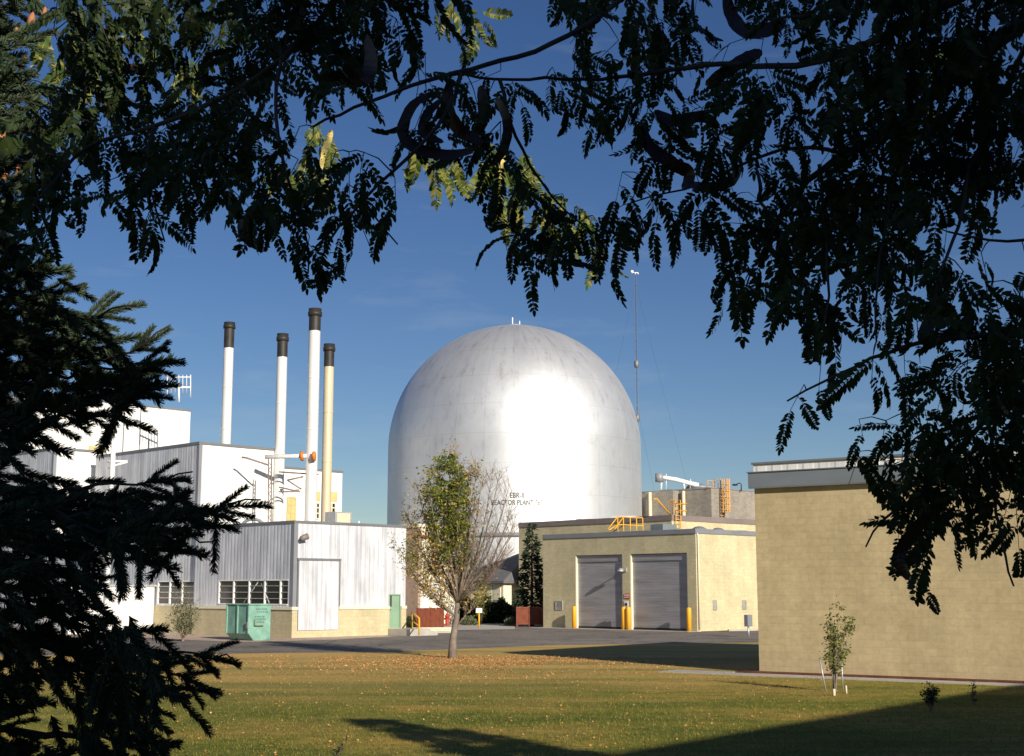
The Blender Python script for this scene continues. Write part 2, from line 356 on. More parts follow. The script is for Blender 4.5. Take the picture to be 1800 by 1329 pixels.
def wallx(mb, x0, x1, z0, z1, holes, y0=0.0, t=0.3):
    """wall lying along x (face y=y0, body towards +y) with rectangular holes (hx0,hx1,hz0,hz1)"""
    holes = [(max(h[0], x0), min(h[1], x1), max(h[2], z0), min(h[3], z1)) for h in holes]
    xs = sorted({x0, x1, *[h[0] for h in holes], *[h[1] for h in holes]}); zs = sorted({z0, z1, *[h[2] for h in holes], *[h[3] for h in holes]})
    for a, b in zip(xs, xs[1:]):
        run = None
        for c, d in zip(zs, zs[1:]):
            mxx, mzz = (a + b) / 2, (c + d) / 2
            hole = any(h[0] < mxx < h[1] and h[2] < mzz < h[3] for h in holes)
            if hole:
                if run: mb.box(a, b, y0, y0 + t, *run); run = None
            else: run = (run[0], d) if run else (c, d)
        if run: mb.box(a, b, y0, y0 + t, *run)
def wally(mb, y0, y1, z0, z1, holes, x0=0.0, t=0.3):
    t2 = MB(); wallx(t2, y0, y1, z0, z1, holes, 0, t)
    for i in range(0, len(t2.v), 8):
        a = t2.v[i]; b = t2.v[i + 6]; mb.box(x0 + a[1], x0 + b[1], a[0], b[0], a[2], b[2])

# ================================================================== SETTING
def sheet(name, pts, z, m, sub=0):
    mb = MB(); mb.add([(p[0], p[1], z) for p in pts], [tuple(range(len(pts)))]); o = mb.build(name, m); return kind(o, 'structure')
sheet('ground', [(-6000, -3000), (6000, -3000), (6000, 9000), (-6000, 9000)], -0.02, M_SOIL)
def gxy(px, py): g = gp(px, py); return (g.x, g.y)
edge = [gxy(*q) for q in ((-700, 1156), (300, 1151), (480, 1148), (700, 1145), (800, 1141), (960, 1134.5), (1335, 1129), (2300, 1120))]
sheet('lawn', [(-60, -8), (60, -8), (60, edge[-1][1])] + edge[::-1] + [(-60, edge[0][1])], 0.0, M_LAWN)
sheet('road', edge + [(80, 150), (-60, 150)], -0.008, M_ASPH)

# ================================================================== RIGHT BLOCK BUILDING
A = gp(1335, 1182.5)
rb = Bld('block_building', 'large tan block building with grey fascia and white roof upstand at the right', (A.x, A.y), math.atan2(-0.584, 0.812))
_, zf = rb.fx(1324, 858); _, zf2 = rb.fx(1322, 832); _, zu = rb.fx(1324, 817)
W1, D1 = 17.0, 14.0
mb = MB(); wallx(mb, 0, W1, 0, zf, []); mb.box(0, W1, 0.3, D1, 0, zf - 0.02)
mb.build('wall', M_TAN, rb.o)
mb = MB(); mb.box(-0.14, W1, -0.14, 0.25, zf, zf2); mb.box(-0.14, 0.25, 0.25, D1, zf, zf2); mb.build('fascia', M_FASCIA, rb.o, 0.01)
mb = MB(); mb.box(-0.17, W1, -0.17, 0.2, zf2, zf2 + 0.03); mb.box(-0.12, W1, -0.155, -0.142, zf - 0.03, zf + 0.02); mb.build('drip_edge', M_TRIM, rb.o)
mb = MB(); mb.box(-0.02, W1, 0.0, 0.14, zf2 + 0.03, zu); mb.box(-0.02, 0.12, 0.14, D1, zf2 + 0.03, zu); mb.build('upstand', M_UPST, rb.o)
mb = MB(); mb.box(-0.07, W1, -0.05, 0.2, zu, zu + 0.06); mb.box(-0.07, 0.17, 0.2, D1, zu, zu + 0.06); mb.build('coping', M_TRIM, rb.o)
mb = MB(); mb.box(0.14, W1 - .02, 0.16, D1 - .02, zf - .015, zf + 0.2); mb.build('roof', M_TARP, rb.o)
for nm, y0, y1, z, mm, xx in (('mulch_bed', -0.6, -0.002, 0.05, M_MULCH, -0.5),):
    mb = MB(); mb.box(xx, W1, y0, y1, -0.05, z); o = mb.build(nm, mm); o.location = rb.o.location; o.rotation_euler = rb.o.rotation_euler; kind(o, 'structure')
mb = MB(); mb.box(-2.6, W1, -1.55, -0.6, -0.08, 0.016); mb.box(-2.6, -0.6, -0.598, -0.25, -0.08, 0.016)
o = mb.build('footpath', M_CONC); o.location = rb.o.location; o.rotation_euler = rb.o.rotation_euler; kind(o, 'structure')

# ================================================================== GARAGE
G = gp(1226, 1110)
ga = Bld('garage_building', 'cream block garage with two grey roller doors and yellow bollards', (G.x, G.y), math.atan2(0.69, 0.724))
Wg = ga.fx(1470, 1100)[0]; Dg = ga.fy(955, 1103)[0]; zt = ga.fy(1226, 937.5)[1]; zc = ga.fy(1226, 929)[1]
d1 = (ga.fy(1094.5, 1050)[0], ga.fy(1012, 1050)[0]); d2 = (ga.fy(1209, 1050)[0], ga.fy(1108.5, 1050)[0])
zd = ga.fy(1209, 971.5)[1]
mb = MB(); wally(mb, 0, Dg, 0, zt, [(d1[0], d1[1], -1, zd), (d2[0], d2[1], -1, zd)], 0, 0.3)
wallx(mb, 0.3, Wg, 0, zt, []); mb.box(0.3, Wg, Dg - 0.3, Dg, 0, zt); mb.box(Wg - .3, Wg, .3, Dg - .3, 0, zt)
mb.build('wall', M_TAN2, ga.o)
mb = MB(); mb.box(-0.06, Wg, -0.06, 0.35, zt, zc); mb.box(-0.06, 0.35, 0.35, Dg, zt, zc); mb.box(0.35, Wg, Dg - .3, Dg, zt, zc); mb.build('coping', M_GREYCAP, ga.o, 0.01)
mb = MB(); mb.box(0.3, Wg - .3, 0.3, Dg - 0.3, zt - 0.2, zt - 0.02); mb.build('roof', M_TARP, ga.o)
for a, b in (d1, d2):
    dd = MB(); dd.box(0.19, 0.26, a + 0.02, b - 0.02, 0.02, zd - 0.01); dr = dd.build('roller_door', M_ROLL, ga.o)
    t = MB(); t.box(0.17, 0.188, a + 0.03, b - 0.03, 0.03, 0.14); t.build('bottom_rail', M_DARK, dr)
    t = MB(); t.box(0.12, 0.185, a + 0.03, b - .03, zd - .42, zd - .05); t.build('header_hood', M_ROLL, dr)
    for yy in (a + .002, b - .052): t = MB(); t.box(0.02, 0.185, yy, yy + .05, 0.01, zd - .01); t.build('door_frame', M_CREAMP, ga.o)
def louvre(b, face, px0, px1, py0, py1, parent, name='vent_grille'):
    f = b.fy if face == 'y' else b.fx
    u0, z1 = f(px0, py0); u1, z0 = f(px1, py1); u0, u1 = min(u0, u1), max(u0, u1)
    m2 = MB()
    def bx(d0, d1, ua, ub, za, zb):
        m2.box(-d1, -d0, ua, ub, za, zb) if face == 'y' else m2.box(ua, ub, -d1, -d0, za, zb)
    bx(0.0, 0.05, u0, u0 + .05, z0, z1); bx(0, .05, u1 - .05, u1, z0, z1); bx(0, .05, u0 + .05, u1 - .05, z0, z0 + .05); bx(0, .05, u0 + .05, u1 - .05, z1 - .05, z1)
    k = 6
    for i in range(k):
        z = z0 + .06 + (z1 - z0 - .12) * i / k; bx(0.002, 0.035, u0 + .05, u1 - .05, z, z + (z1 - z0 - .12) / k * 0.55)
    return m2.build(name, M_GALV, parent)
louvre(ga, 'y', 977, 989.5, 1056, 1072, ga.o)
louvre(ga, 'x', 1252.5, 1259.5, 1055, 1072.5, ga.o); louvre(ga, 'x', 1304, 1311.5, 1055, 1071.5, ga.o)
mb = MB(); mb.tube([(0.12, -0.09, 0.1), (0.12, -0.09, zt - 0.1), (0.12, -0.02, zt + .02)], 0.05, 8); mb.build('downpipe', M_CREAMP, ga.o)
# lamp over the pier
yl, zl = ga.fy(1100, 1001.5)
mb = MB(); mb.box(-0.08, 0, yl - .1, yl + .1, zl - .12, zl + .12); mb.tube([(-.08, yl, zl), (-.3, yl, zl + .05), (-.45, yl, zl - .02)], .035, 6); lp = mb.build('wall_lamp', M_GALV, ga.o)
mb = MB(); mb.lathe([(0.02, zl + .12), (0.2, zl - .04), (0.22, zl - .12), (0.16, zl - .12)], 14, (-.5, yl)); mb.build('lamp_shade', M_GALV, lp)
# signs on the pier
def text_mesh(s, size, m, parent, loc, rot, name='lettering', ext=0.004, align='CENTER'):
    cu = bpy.data.curves.new(name, 'FONT'); cu.body = s; cu.size = size; cu.extrude = ext; cu.align_x = align; cu.align_y = 'CENTER'
    tmp = bpy.data.objects.new('tmp', cu); C.objects.link(tmp); dg = bpy.context.evaluated_depsgraph_get()
    me = bpy.data.meshes.new_from_object(tmp.evaluated_get(dg)); bpy.data.objects.remove(tmp)
    me.materials.clear(); me.materials.append(m); o = link(bpy.data.objects.new(name, me), parent); o.location = loc; o.rotation_euler = rot; return o
def marks(name, parent, m, plane, u0, u1, zs, h, off, seed=1):
    """rows of small dark marks where the photo shows writing too blurred to read"""
    rr = random.Random(seed); t = MB()
    for z, a, b in zs:
        u = u0 + (u1 - u0) * a; e = u0 + (u1 - u0) * b
        while u < e:
            wv = rr.uniform(.04, .09); 
            if plane == 'x': t.box(-off - .004, -off, u, u + wv, z, z + h * rr.uniform(.7, 1))
            else: t.box(u, u + wv, -off - .004, -off, z, z + h * rr.uniform(.7, 1))
            u += wv + rr.uniform(.02, .06)
    return t.build(name, m, parent)
ys, zs = ga.fy(1102.5, 1048)
mb = MB(); mb.box(-.03, -.003, ys - .22, ys + .22, zs - .16, zs + .16); sg = mb.build('red_sign', M_RED, ga.o)
marks('lettering', sg, M_WHT, 'x', ys - .19, ys + .19, [(zs + .03, 0, 1), (zs - .1, .1, .9)], .08, .031, 3)
ys2, zs2 = ga.fy(1101, 1061.5)
mb = MB(); mb.box(-.03, -.003, ys2 - .16, ys2 + .16, zs2 - .17, zs2 + .17); sg = mb.build('small_sign', M_WHT, ga.o)
mb = MB(); mb.box(-.036, -.031, ys2 - .1, ys2 + .1, zs2 - .12, zs2 + .05); mb.build('sign_symbol', M_BLACK, sg)
# things on the garage roof
def on_local(b, name, mbuilder, m, label, cat, group=None):
    o = mbuilder.build(name, m); o.location = b.o.location; o.rotation_euler = b.o.rotation_euler; return tag(o, label, cat, group)
def rail_set(b, name, label, posts, rails, m, r=.035):
    t = thing(name, label, 'railing', b.o.location, b.a)
    for p, q in posts:
        k = MB(); k.tube([p, q], r, 6); k.build('post', m, t)
    k = MB()
    for ln in rails: k.tube(ln, r, 6)
    k.build('rail', m, t); return t
def L3(b, px, py, Y): return Vector(b.loc(px, py, Y))
Yg = 89.0
P = lambda x, y, Y=Yg: L3(ga, x, y, Y)
zr = zt - .02
def onroof(px, Y): v = P(px, 930, Y); v.z = zr; return v
posts = []; tops = []
for px, Y in ((1074, 88), (1086, 88.5), (1096, 89), (1108, 89.5), (1119, 90), (1130, 90)):
    b0 = onroof(px, Y); t0 = b0.copy(); t0.z = zr + 1.35; posts.append((b0, t0)); tops.append(t0)
rails = [tops[1:], [t - Vector((0, 0, .5)) for t in tops[1:]], [tops[1], P(1068, 931, 88)], [tops[2], P(1080, 931, 88.2)], [tops[1] - Vector((0, 0, .5)), P(1070, 932, 87.6)]]
rail_set(ga, 'roof_railing', 'yellow stair railing standing on the roof of the roller door garage', posts[1:], rails, M_YEL)
c = onroof(1168, 86); mb = MB(); mb.box(c.x - .75, c.x + .6, c.y - .5, c.y + .5, zr, zr + .72)
ub = on_local(ga, 'roof_unit', mb, M_FASCIA, 'dark flat roof box on the garage roof left of the round vents', 'roof vent')
for px, Y, r, lab in ((1229, 84, .52, 'round grey roof cowl nearest the garage corner'), (1262, 86, .48, 'round grey roof cowl right of the nearest cowl')):
    c = onroof(px, Y); mb = MB(); mb.lathe([(r * .7, zr), (r * .7, zr + .16), (r, zr + .18), (r, zr + .26), (r * .8, zr + .40), (r * .45, zr + .5), (0.01, zr + .53)], 20, (c.x, c.y))
    on_local(ga, 'roof_cowl', mb, M_GREYCAP, lab, 'roof vent', 'round cowls on the garage roof')
c = onroof(1298, 88); mb = MB(); mb.lathe([(1.0, zr), (1.0, zr + .2), (.9, zr + .34), (.5, zr + .42), (.01, zr + .44)], 24, (c.x, c.y))
on_local(ga, 'roof_cowl', mb, M_GREYCAP, 'widest low grey roof cowl on the garage roof, beside the tan block building', 'roof vent', 'round cowls on the garage roof')

# bollards
bol0 = None
for i, (px, lab) in enumerate(((1009.5, 'yellow bollard left of the left roller door'), (1096.5, 'yellow bollard at the right side of the left roller door'),
                               (1105, 'yellow bollard at the left side of the right roller door'), (1211.5, 'yellow bollard right of the right roller door'))):
    y = ga.fy(px, 1108, -0.45)[0]; q = ga.P + ga.X * -0.45 + ga.Y * y
    if bol0 is None:
        t = MB(); t.lathe([(.001, 0), (.145, 0), (.145, 1.3), (.13, 1.36), (.08, 1.4), (.001, 1.41)], 20); bol0 = t.build('bollard', M_YEL); bo = bol0
    else: bo = bol0.copy(); C.objects.link(bo)
    bo.location = (q.x, q.y, 0); tag(bo, lab, 'bollard', 'yellow bollards guarding the roller doors')

# apron in front of the doors, grass patch and kerb by the garage side
mb = MB(); mb.box(-1.3, -0.01, -.3, Dg, -.05, 0.012); o = mb.build('apron', M_CONC); o.location = ga.o.location; o.rotation_euler = ga.o.rotation_euler; kind(o, 'structure')
x0 = ga.fx(1262, 1108)[0]
mb = MB(); mb.add([(x0, -.02, 0), (x0 + .1, -.6, .02), (x0 + 14, -4.2, .05), (x0 + 14, -.02, .05)], [(0, 1, 2, 3)]); o = mb.build('grass_patch', M_LAWN); o.location = ga.o.location; o.rotation_euler = ga.o.rotation_euler; kind(o, 'structure')
mb = MB(); mb.tube([(x0 + .1, -.7, .03), (x0 + 14, -4.3, .06)], .09, 4, smooth=False); o = mb.build('kerb', M_CONC); o.location = ga.o.location; o.rotation_euler = ga.o.rotation_euler; kind(o, 'structure')
# utility pedestal
q = gp(1316, 1120)
up = thing('utility_post', 'grey utility box on a post beside the tan block building', 'utility post', (q.x, q.y, 0), ga.a)
mb = MB(); mb.tube([(0, 0, 0), (0, 0, .55)], .05, 8); mb.build('post', M_GALV, up)
mb = MB(); mb.box(-.2, .2, -.12, .12, .55, 1.15); mb.build('box', M_GREYCAP, up, .01)

# ================================================================== BUILDING BEHIND THE GARAGE
K = at(1183, 1038, 100)
gb = Bld('rear_block_building', 'taller cream block building with brown coping behind the garage', (K.x, K.y), math.atan2(0.69, 0.724))
Dk = gb.fy(912, 1060)[0]; z1 = gb.fy(1183, 914.5)[1]; z2 = gb.fy(1183, 905)[1]; Wk = gb.fx(1500, 1050)[0]
mb = MB(); wally(mb, 0, Dk, 0, z1, []); wallx(mb, .3, Wk, 0, z1, []); mb.box(.3, Wk, Dk - .3, Dk, 0, z1); mb.build('wall', M_TAN2, gb.o)
mb = MB(); mb.box(-.06, Wk, -.06, .35, z1, z2); mb.box(-.06, .35, .35, Dk, z1, z2); mb.box(.35, Wk, Dk - .3, Dk, z1, z2); mb.build('coping', M_BROWNCAP, gb.o)
mb = MB(); mb.box(.3, Wk - .3, .3, Dk - .3, z1 - .2, z1 + .05); mb.build('roof', M_TARP, gb.o)
def onr2(px, Y): v = L3(gb, px, 910, Y); v.z = z1 + .05; return v
c = onr2(1098, 110); mb = MB(); mb.lathe([(1.9, z1 + .05), (1.9, z2 + .1), (1.85, z2 + .25), (1.2, z2 + .42), (.01, z2 + .48)], 28, (c.x, c.y)); on_local(gb, 'tank', mb, M_WHT, 'low white domed tank lid on the rear block building roof', 'tank')
c = onr2(1022, 112); mb = MB(); mb.box(c.x - .3, c.x + .3, c.y - .3, c.y + .3, c.z, z2 + .3); mb.tube([(c.x, c.y + .2, z2 + .1), (c.x, c.y - 2.2, z2 + .05)], .22, 8); on_local(gb, 'roof_unit', mb, M_BROWNCAP, 'small dark vent box on the rear block building roof in front of the dome', 'roof vent')
# yellow ladder with cage at the corner
lad = thing('roof_ladder', 'short yellow ladder with guard hoops at the corner of the rear block building', 'ladder', gb.o.location, gb.a)
ly = gb.fy(1192, 900, -.5)[0]
yb = gb.fx(1190, 920, -.3)[0]
mb = MB()
zb0, zb1 = z1 - 1.2, z2 + 1.1
for d in (0, .55): mb.tube([(yb + d, -.2, zb0), (yb + d, -.2, zb1), (yb + d, .4, zb1 + .02), (yb + d, .6, z2)], .04, 6)
for k in range(9): z = zb0 + .15 + k * (zb1 - zb0 - .2) / 9; mb.tube([(yb, -.2, z), (yb + .55, -.2, z)], .025, 5)
mb.build('rung_frame', M_YEL, lad)
mb = MB()
for z in (z2 + .3, z2 + .8): mb.tube([(yb - .05, -.2, z), (yb - .15, -.7, z), (yb + .3, -.95, z), (yb + .7, -.7, z), (yb + .6, -.2, z)], .03, 5)
mb.build('guard_hoop', M_YEL, lad)
mb = MB(); mb.tube([(yb + .3, .5, z2), (yb - 1.3, .5, z2 + 1.15), (yb - 1.6, .6, z2 + 1.1)], .05, 6); mb.build('grab_rail', M_YEL, lad)

# ================================================================== GREY CONCRETE BUILDING
K2 = at(1254, 1038, 128)
cb = Bld('concrete_building', 'brown grey concrete block building with pale downpipes and flat roof behind the garage', (K2.x, K2.y), R(45))
zt2 = cb.fy(1254, 858)[1]; Dc = cb.fy(1130, 1000)[0]; Wc = cb.fx(1420, 1000)[0]
mb = MB(); mb.box(0, Wc, 0, Dc, 0, zt2); 
ya = cb.fy(1194, 900)[0]
mb.build('wall', M_GREYB, cb.o)
mb = MB(); mb.box(-.9, -.002, ya, Dc - 1.2, 0, zt2 - .05); mb.build('wall_bay', M_GREYB, cb.o)
mb = MB(); mb.box(-.05, Wc + .05, -.05, Dc + .05, zt2, zt2 + .1); mb.build('coping', M_GREYCAP, cb.o)
for px in (1144, 1203):
    off = -.95 if px == 1144 else -.08; yy = cb.fy(px, 900, off)[0]
    mb = MB(); mb.tube([(off - .08, yy, 0), (off - .08, yy, zt2 - .1)], .16, 8); mb.build('downpipe', M_WOODP, cb.o)
# dark box on its right face: an overhang with its shadow painted in
xa = cb.fx(1268, 900)[0]; zc1 = cb.fx(1270, 916)[1]; zc0 = cb.fx(1270, 927)[1]
mb = MB(); mb.box(xa, Wc, -1.4, -.01, zc0, zc1); mb.build('overhang_shadow', M_DARK, cb.o)
# caged ladder
xl = cb.fx(1275, 880, -.5)[0]; ztop = cb.fx(1275, 842, -.4)[1]; zbot = zc1 + .2
lad = thing('caged_ladder', 'tall orange caged ladder on the pale face of the concrete building', 'ladder', cb.o.location, cb.a)
mb = MB()
for d in (-.3, .3): mb.tube([(xl + d, -.2, zbot), (xl + d, -.2, ztop), (xl + d, .5, ztop), (xl + d, .5, zt2)], .05, 6)
z = zbot
while z < ztop: mb.tube([(xl - .3, -.2, z), (xl + .3, -.2, z)], .03, 5); z += .3
mb.build('rung_frame', M_ORANGE, lad)
mb = MB(); z = zbot + .8
while z < ztop:
    mb.tube([(xl - .35, -.2, z), (xl - .38, -.6, z), (xl, -.95, z), (xl + .38, -.6, z), (xl + .35, -.2, z)], .04, 5); z += .6
for a in (-.38, -.2, 0, .2, .38): mb.box(xl + a - .05, xl + a + .05, -.2 - .75 * math.sqrt(max(0, 1 - (a / .42) ** 2)) - .02, -.2 - .75 * math.sqrt(max(0, 1 - (a / .42) ** 2)) + .02, zbot + .6, ztop)
mb.build('safety_cage', M_ORANGE, lad)
mb = MB(); 
for z in (ztop - .2, ztop - .8): mb.tube([(xl - .35, .3, z), (xl - 1.6, .3, z)], .04, 5)
for d in (-.8, -1.6): mb.tube([(xl + d, .3, zt2), (xl + d, .3, ztop - .2)], .04, 5)
mb.build('landing_rail', M_ORANGE, lad)
# roof pipework
Q = lambda px, py, Y=133: L3(cb, px, py, Y)
pw = thing('roof_pipe', 'pale green sloping duct on legs over the concrete building roof', 'roof duct', cb.o.location, cb.a)
mb = MB(); mb.tube([Q(1160, 839), Q(1188, 843), Q(1210, 849), Q(1228, 853)], .22, 10); mb.build('duct', M_WHT, pw)
mb = MB(); mb.lathe([(.01, Q(1158, 838).z + .4), (.4, Q(1158, 838).z + .3), (.42, Q(1158, 838).z - .5), (.01, Q(1158, 838).z - .55)], 16, tuple(Q(1159, 838))[:2]); mb.build('fan_housing', M_GREYCAP, pw)
for a, b in (((1163, 838), (1162, 861)), ((1171, 833), (1171, 861)), ((1202, 846), (1203, 861)), ((1214, 842), (1213, 861))):
    mb = MB(); mb.tube([Q(*a), Q(*b)], .1 if a[0] in (1163, 1202) else .035, 6); mb.build('support', M_WHT, pw)
c = Q(1228, 853, 134); mb = MB(); mb.lathe([(.6, zt2), (.6, c.z - .35), (1.3, c.z - .3), (1.1, c.z - .05), (.01, c.z + .2)], 20, (c.x, c.y)); on_local(cb, 'roof_cowl', mb, M_GREYCAP, 'flat mushroom cowl at the end of the roof duct', 'roof vent')
c = Q(1182, 859, 136); mb = MB(); mb.lathe([(1.5, zt2), (1.6, zt2 + .15), (1.2, zt2 + .38), (.01, zt2 + .45)], 20, (c.x, c.y)); on_local(cb, 'roof_cowl', mb, M_GREYCAP, 'low wide cowl beneath the roof duct', 'roof vent')
p0 = Q(1303, 864, 131); mb = MB(); mb.tube([p0, Q(1303, 851, 131), Q(1300, 849, 131), Q(1293, 852, 131)], .06, 6); mb.box(Q(1292, 852, 131).x - .25, Q(1292, 852, 131).x + .2, Q(1292, 852, 131).y - .15, Q(1292, 852, 131).y + .15, Q(1292, 852, 131).z - .1, Q(1292, 852, 131).z + .06)
on_local(cb, 'roof_lamp', mb, M_DARK, 'small dark lamp on a bent pole above the concrete building roof', 'lamp')

# ================================================================== REACTOR DOME
DR = 12.2; DY = 131.8; dc = at(904.5, 1038, DY); DX = dc.x
DZ = 15.8
dome = thing('containment_dome', 'huge silver domed reactor building with faint vertical seams', 'reactor dome', (DX, DY, 0), 0)
M_DOME = mat('aluminium_paint', (0.70, 0.72, 0.735), 0.5, 0.72, 0.5)
def dome_mat():
    m = M_DOME; t = N(m, 'ShaderNodeTexCoord'); sep = N(m, 'ShaderNodeSeparateXYZ'); L(m, t.outputs['Object'], sep.inputs[0])
    an = N(m, 'ShaderNodeMath'); an.operation = 'ARCTAN2'; L(m, sep.outputs[0], an.inputs[0]); L(m, sep.outputs[1], an.inputs[1])
    cb_ = N(m, 'ShaderNodeCombineXYZ'); L(m, an.outputs[0], cb_.inputs[0]); 
    zz = N(m, 'ShaderNodeMath'); zz.operation = 'MULTIPLY'; zz.inputs[1].default_value = 0.035; L(m, sep.outputs[2], zz.inputs[0]); L(m, zz.outputs[0], cb_.inputs[1])
    s = noise_n(m, cb_.outputs[0], 14.0, 8, 0.75)            # run-off streaks down the shell
    s2 = noise_n(m, cb_.outputs[0], 3.0, 3, 0.5)
    blot = noise_n(m, t.outputs['Object'], 0.5, 8, 0.7)
    zf_ = maprange(m, sep.outputs[2], 12, 27.5, 0.35, 1.0)
    dark = ramp(m, s, [(0.36, (0.70, 0.69, 0.69)), (0.45, (0.94, 0.94, 0.94)), (0.6, (1.02, 1.02, 1.02))])
    c = mixc(m, zf_, (0.70, 0.72, 0.735), dark, 'MULTIPLY')
    c = mixc(m, 0.7, c, ramp(m, blot, [(0.35, (0.92, 0.92, 0.92)), (0.62, (1.03, 1.03, 1.03))]), 'MULTIPLY')
    # plate seams: meridians and courses
    mu = N(m, 'ShaderNodeMath'); mu.operation = 'MULTIPLY'; mu.inputs[1].default_value = 28 / (2 * math.pi); L(m, an.outputs[0], mu.inputs[0])
    fr = N(m, 'ShaderNodeMath'); fr.operation = 'PINGPONG'; fr.inputs[1].default_value = 0.5; L(m, mu.outputs[0], fr.inputs[0])
    l1 = maprange(m, fr.outputs[0], 0.0, 0.022, 1, 0)
    mu2 = N(m, 'ShaderNodeMath'); mu2.operation = 'MULTIPLY'; mu2.inputs[1].default_value = 1 / 2.7; L(m, sep.outputs[2], mu2.inputs[0])
    fr2 = N(m, 'ShaderNodeMath'); fr2.operation = 'PINGPONG'; fr2.inputs[1].default_value = 0.5; L(m, mu2.outputs[0], fr2.inputs[0])
    l2 = maprange(m, fr2.outputs[0], 0.0, 0.02, 1, 0)
    mxm = N(m, 'ShaderNodeMath'); mxm.operation = 'MAXIMUM'; L(m, l1, mxm.inputs[0]); L(m, l2, mxm.inputs[1])
    h = N(m, 'ShaderNodeMath'); h.operation = 'MULTIPLY'; h.inputs[1].default_value = 0.24; L(m, mxm.outputs[0], h.inputs[0])
    c = mixc(m, h.outputs[0], c, (0.35, 0.35, 0.37)); setc(m, c)
    rr = maprange(m, s2, 0.3, 0.7, 0.50, 0.56); L(m, rr, m.node_tree.nodes['Principled BSDF'].inputs['Roughness'])
    hb = N(m, 'ShaderNodeMath'); hb.operation = 'MULTIPLY_ADD'; L(m, mxm.outputs[0], hb.inputs[0]); hb.inputs[1].default_value = 0.12; L(m, blot, hb.inputs[2])
    bump(m, hb.outputs[0], 0.2, 0.08)
dome_mat()
prof = [(DR, 0), (DR, 4), (DR, 8), (DR, 12), (DR, DZ)] + [(DR * math.cos(R(a)), DZ + DR * math.sin(R(a))) for a in range(3, 90, 3)] + [(0.01, DZ + DR)]
mb = MB(); mb.lathe(prof, 128); mb.build('shell', M_DOME, dome)
mb = MB(); mb.lathe([(DR + .01, 7.0), (DR + .14, 7.05), (DR + .14, 7.35), (DR + .01, 7.4)], 128); mb.build('ring_girder', M_GREYCAP, dome)
mb = MB(); mb.lathe([(.9, DZ + DR - .06), (.9, DZ + DR + .12), (.5, DZ + DR + .2), (.01, DZ + DR + .22)], 20); mb.build('crown_hatch', M_GALV, dome)
mb = MB(); mb.tube([(-.2, -.2, DZ + DR), (-.2, -.2, DZ + DR + .9)], .06, 6); mb.build('roof_post', M_WHT, dome); mb = MB(); mb.tube([(.5, -.2, DZ + DR), (.5, -.2, DZ + DR + .55)], .05, 6); mb.build('roof_post', M_WHT, dome)
def dome_text(s, px, py, size, name):
    z = at(px, py, DY - DR + .3).z; base = math.atan2(at(px, py, DY - DR).x - DX, -(-DR))
    o = text_mesh(s, size, M_BLACK, dome, (0, 0, 0), (0, 0, 0), name, 0.012)
    base = math.asin(max(-1, min(1, (at(px, py, DY - DR + .2).x - DX) / DR)))
    for v in o.data.vertices:
        x, y, q = v.co; a = base + x / DR; r = DR + 0.02 + q; v.co = (r * math.sin(a), -r * math.cos(a), z + y * 1.3)
    return o
dome_text('EBR-II', 909, 871.5, 0.52, 'title_lettering'); dome_text('REACTOR PLANT 767', 909, 884.0, 0.475, 'plant_lettering')

# ================================================================== LEFT STEEL BUILDING
S = gp(513, 1121.5)
s1 = Bld('steel_building', 'galvanised steel building with cream block plinth, tall sliding door and small green door', (S.x, S.y), math.atan2(0.715, 0.70))
Ws = s1.fx(712, 1103)[0]; Ds = s1.fy(339, 1110)[0]; zT = s1.fx(513, 919)[1]; zC = s1.fx(513, 914.5)[1]; zP = s1.fx(513, 1068)[1]
door = (s1.fx(522, 1050)[0], s1.fx(594, 1050)[0]); zdo = s1.fx(522, 985)[1]
gd = (s1.fx(683, 1080)[0], s1.fx(703.5, 1080)[0]); zgd0 = s1.fx(690, 1104)[1]; zgd = s1.fx(690, 1044.5)[1]
wn = (s1.fy(506, 1040)[0], s1.fy(383, 1040)[0]); zw0 = zP + .12; zw1 = s1.fy(445, 1019)[1]
mb = MB(); wallx(mb, .25, Ws, zP, zT, [(gd[0], gd[1], zP - 1, zgd)], 0, .25); wally(mb, 0, Ds, zP, zT, [(wn[0], wn[1], zw0, zw1)], 0, .25)
mb.box(.25, Ws, Ds - .2, Ds, zP, zT); mb.box(Ws - .2, Ws, .25, Ds - .2, zP, zT); mb.build('siding', M_STEEL, s1.o)
mb = MB(); wallx(mb, .2, Ws, -.1, zP, [(door[0], door[1], .35, zP + 1), (gd[0], gd[1], zgd0, zP + 1)], -.08, .33); wally(mb, -.08, Ds, -.1, zP, [], -.08, .28)
mb.build('plinth', M_PLINTH, s1.o)
mb = MB(); mb.box(-.14, door[0] - .02, -.14, -.0, zP - .12, zP + .03); mb.box(door[1] + .02, gd[0] - .02, -.14, 0, zP - .12, zP + .03); mb.box(gd[1] + .02, Ws, -.14, 0, zP - .12, zP + .03); mb.box(-.14, 0, 0, Ds, zP - .12, zP + .03); mb.build('plinth_cap', M_CREAMP, s1.o)
mb = MB(); mb.box(-.05, Ws + .05, -.05, .25, zT, zC); mb.box(-.05, .25, .25, Ds, zT, zC); mb.box(.25, Ws, Ds - .2, Ds, zT, zC); mb.build('coping', M_TRIM, s1.o)
mb = MB(); mb.box(-.03, .02, -.03, .2, zP + .03, zT - .002); mb.box(.02, .22, -.03, -.003, zP + .03, zT - .002); mb.build('corner_trim', M_GREYCAP, s1.o)
mb = MB(); mb.box(.25, Ws - .2, .25, Ds - .2, zT - .2, zT - .05); mb.build('roof', M_TARP, s1.o)
mb = MB(); mb.box(door[0] + .03, door[1] - .03, -.1, -.02, .37, zdo); sdr = mb.build('sliding_door', M_STEEL, s1.o)
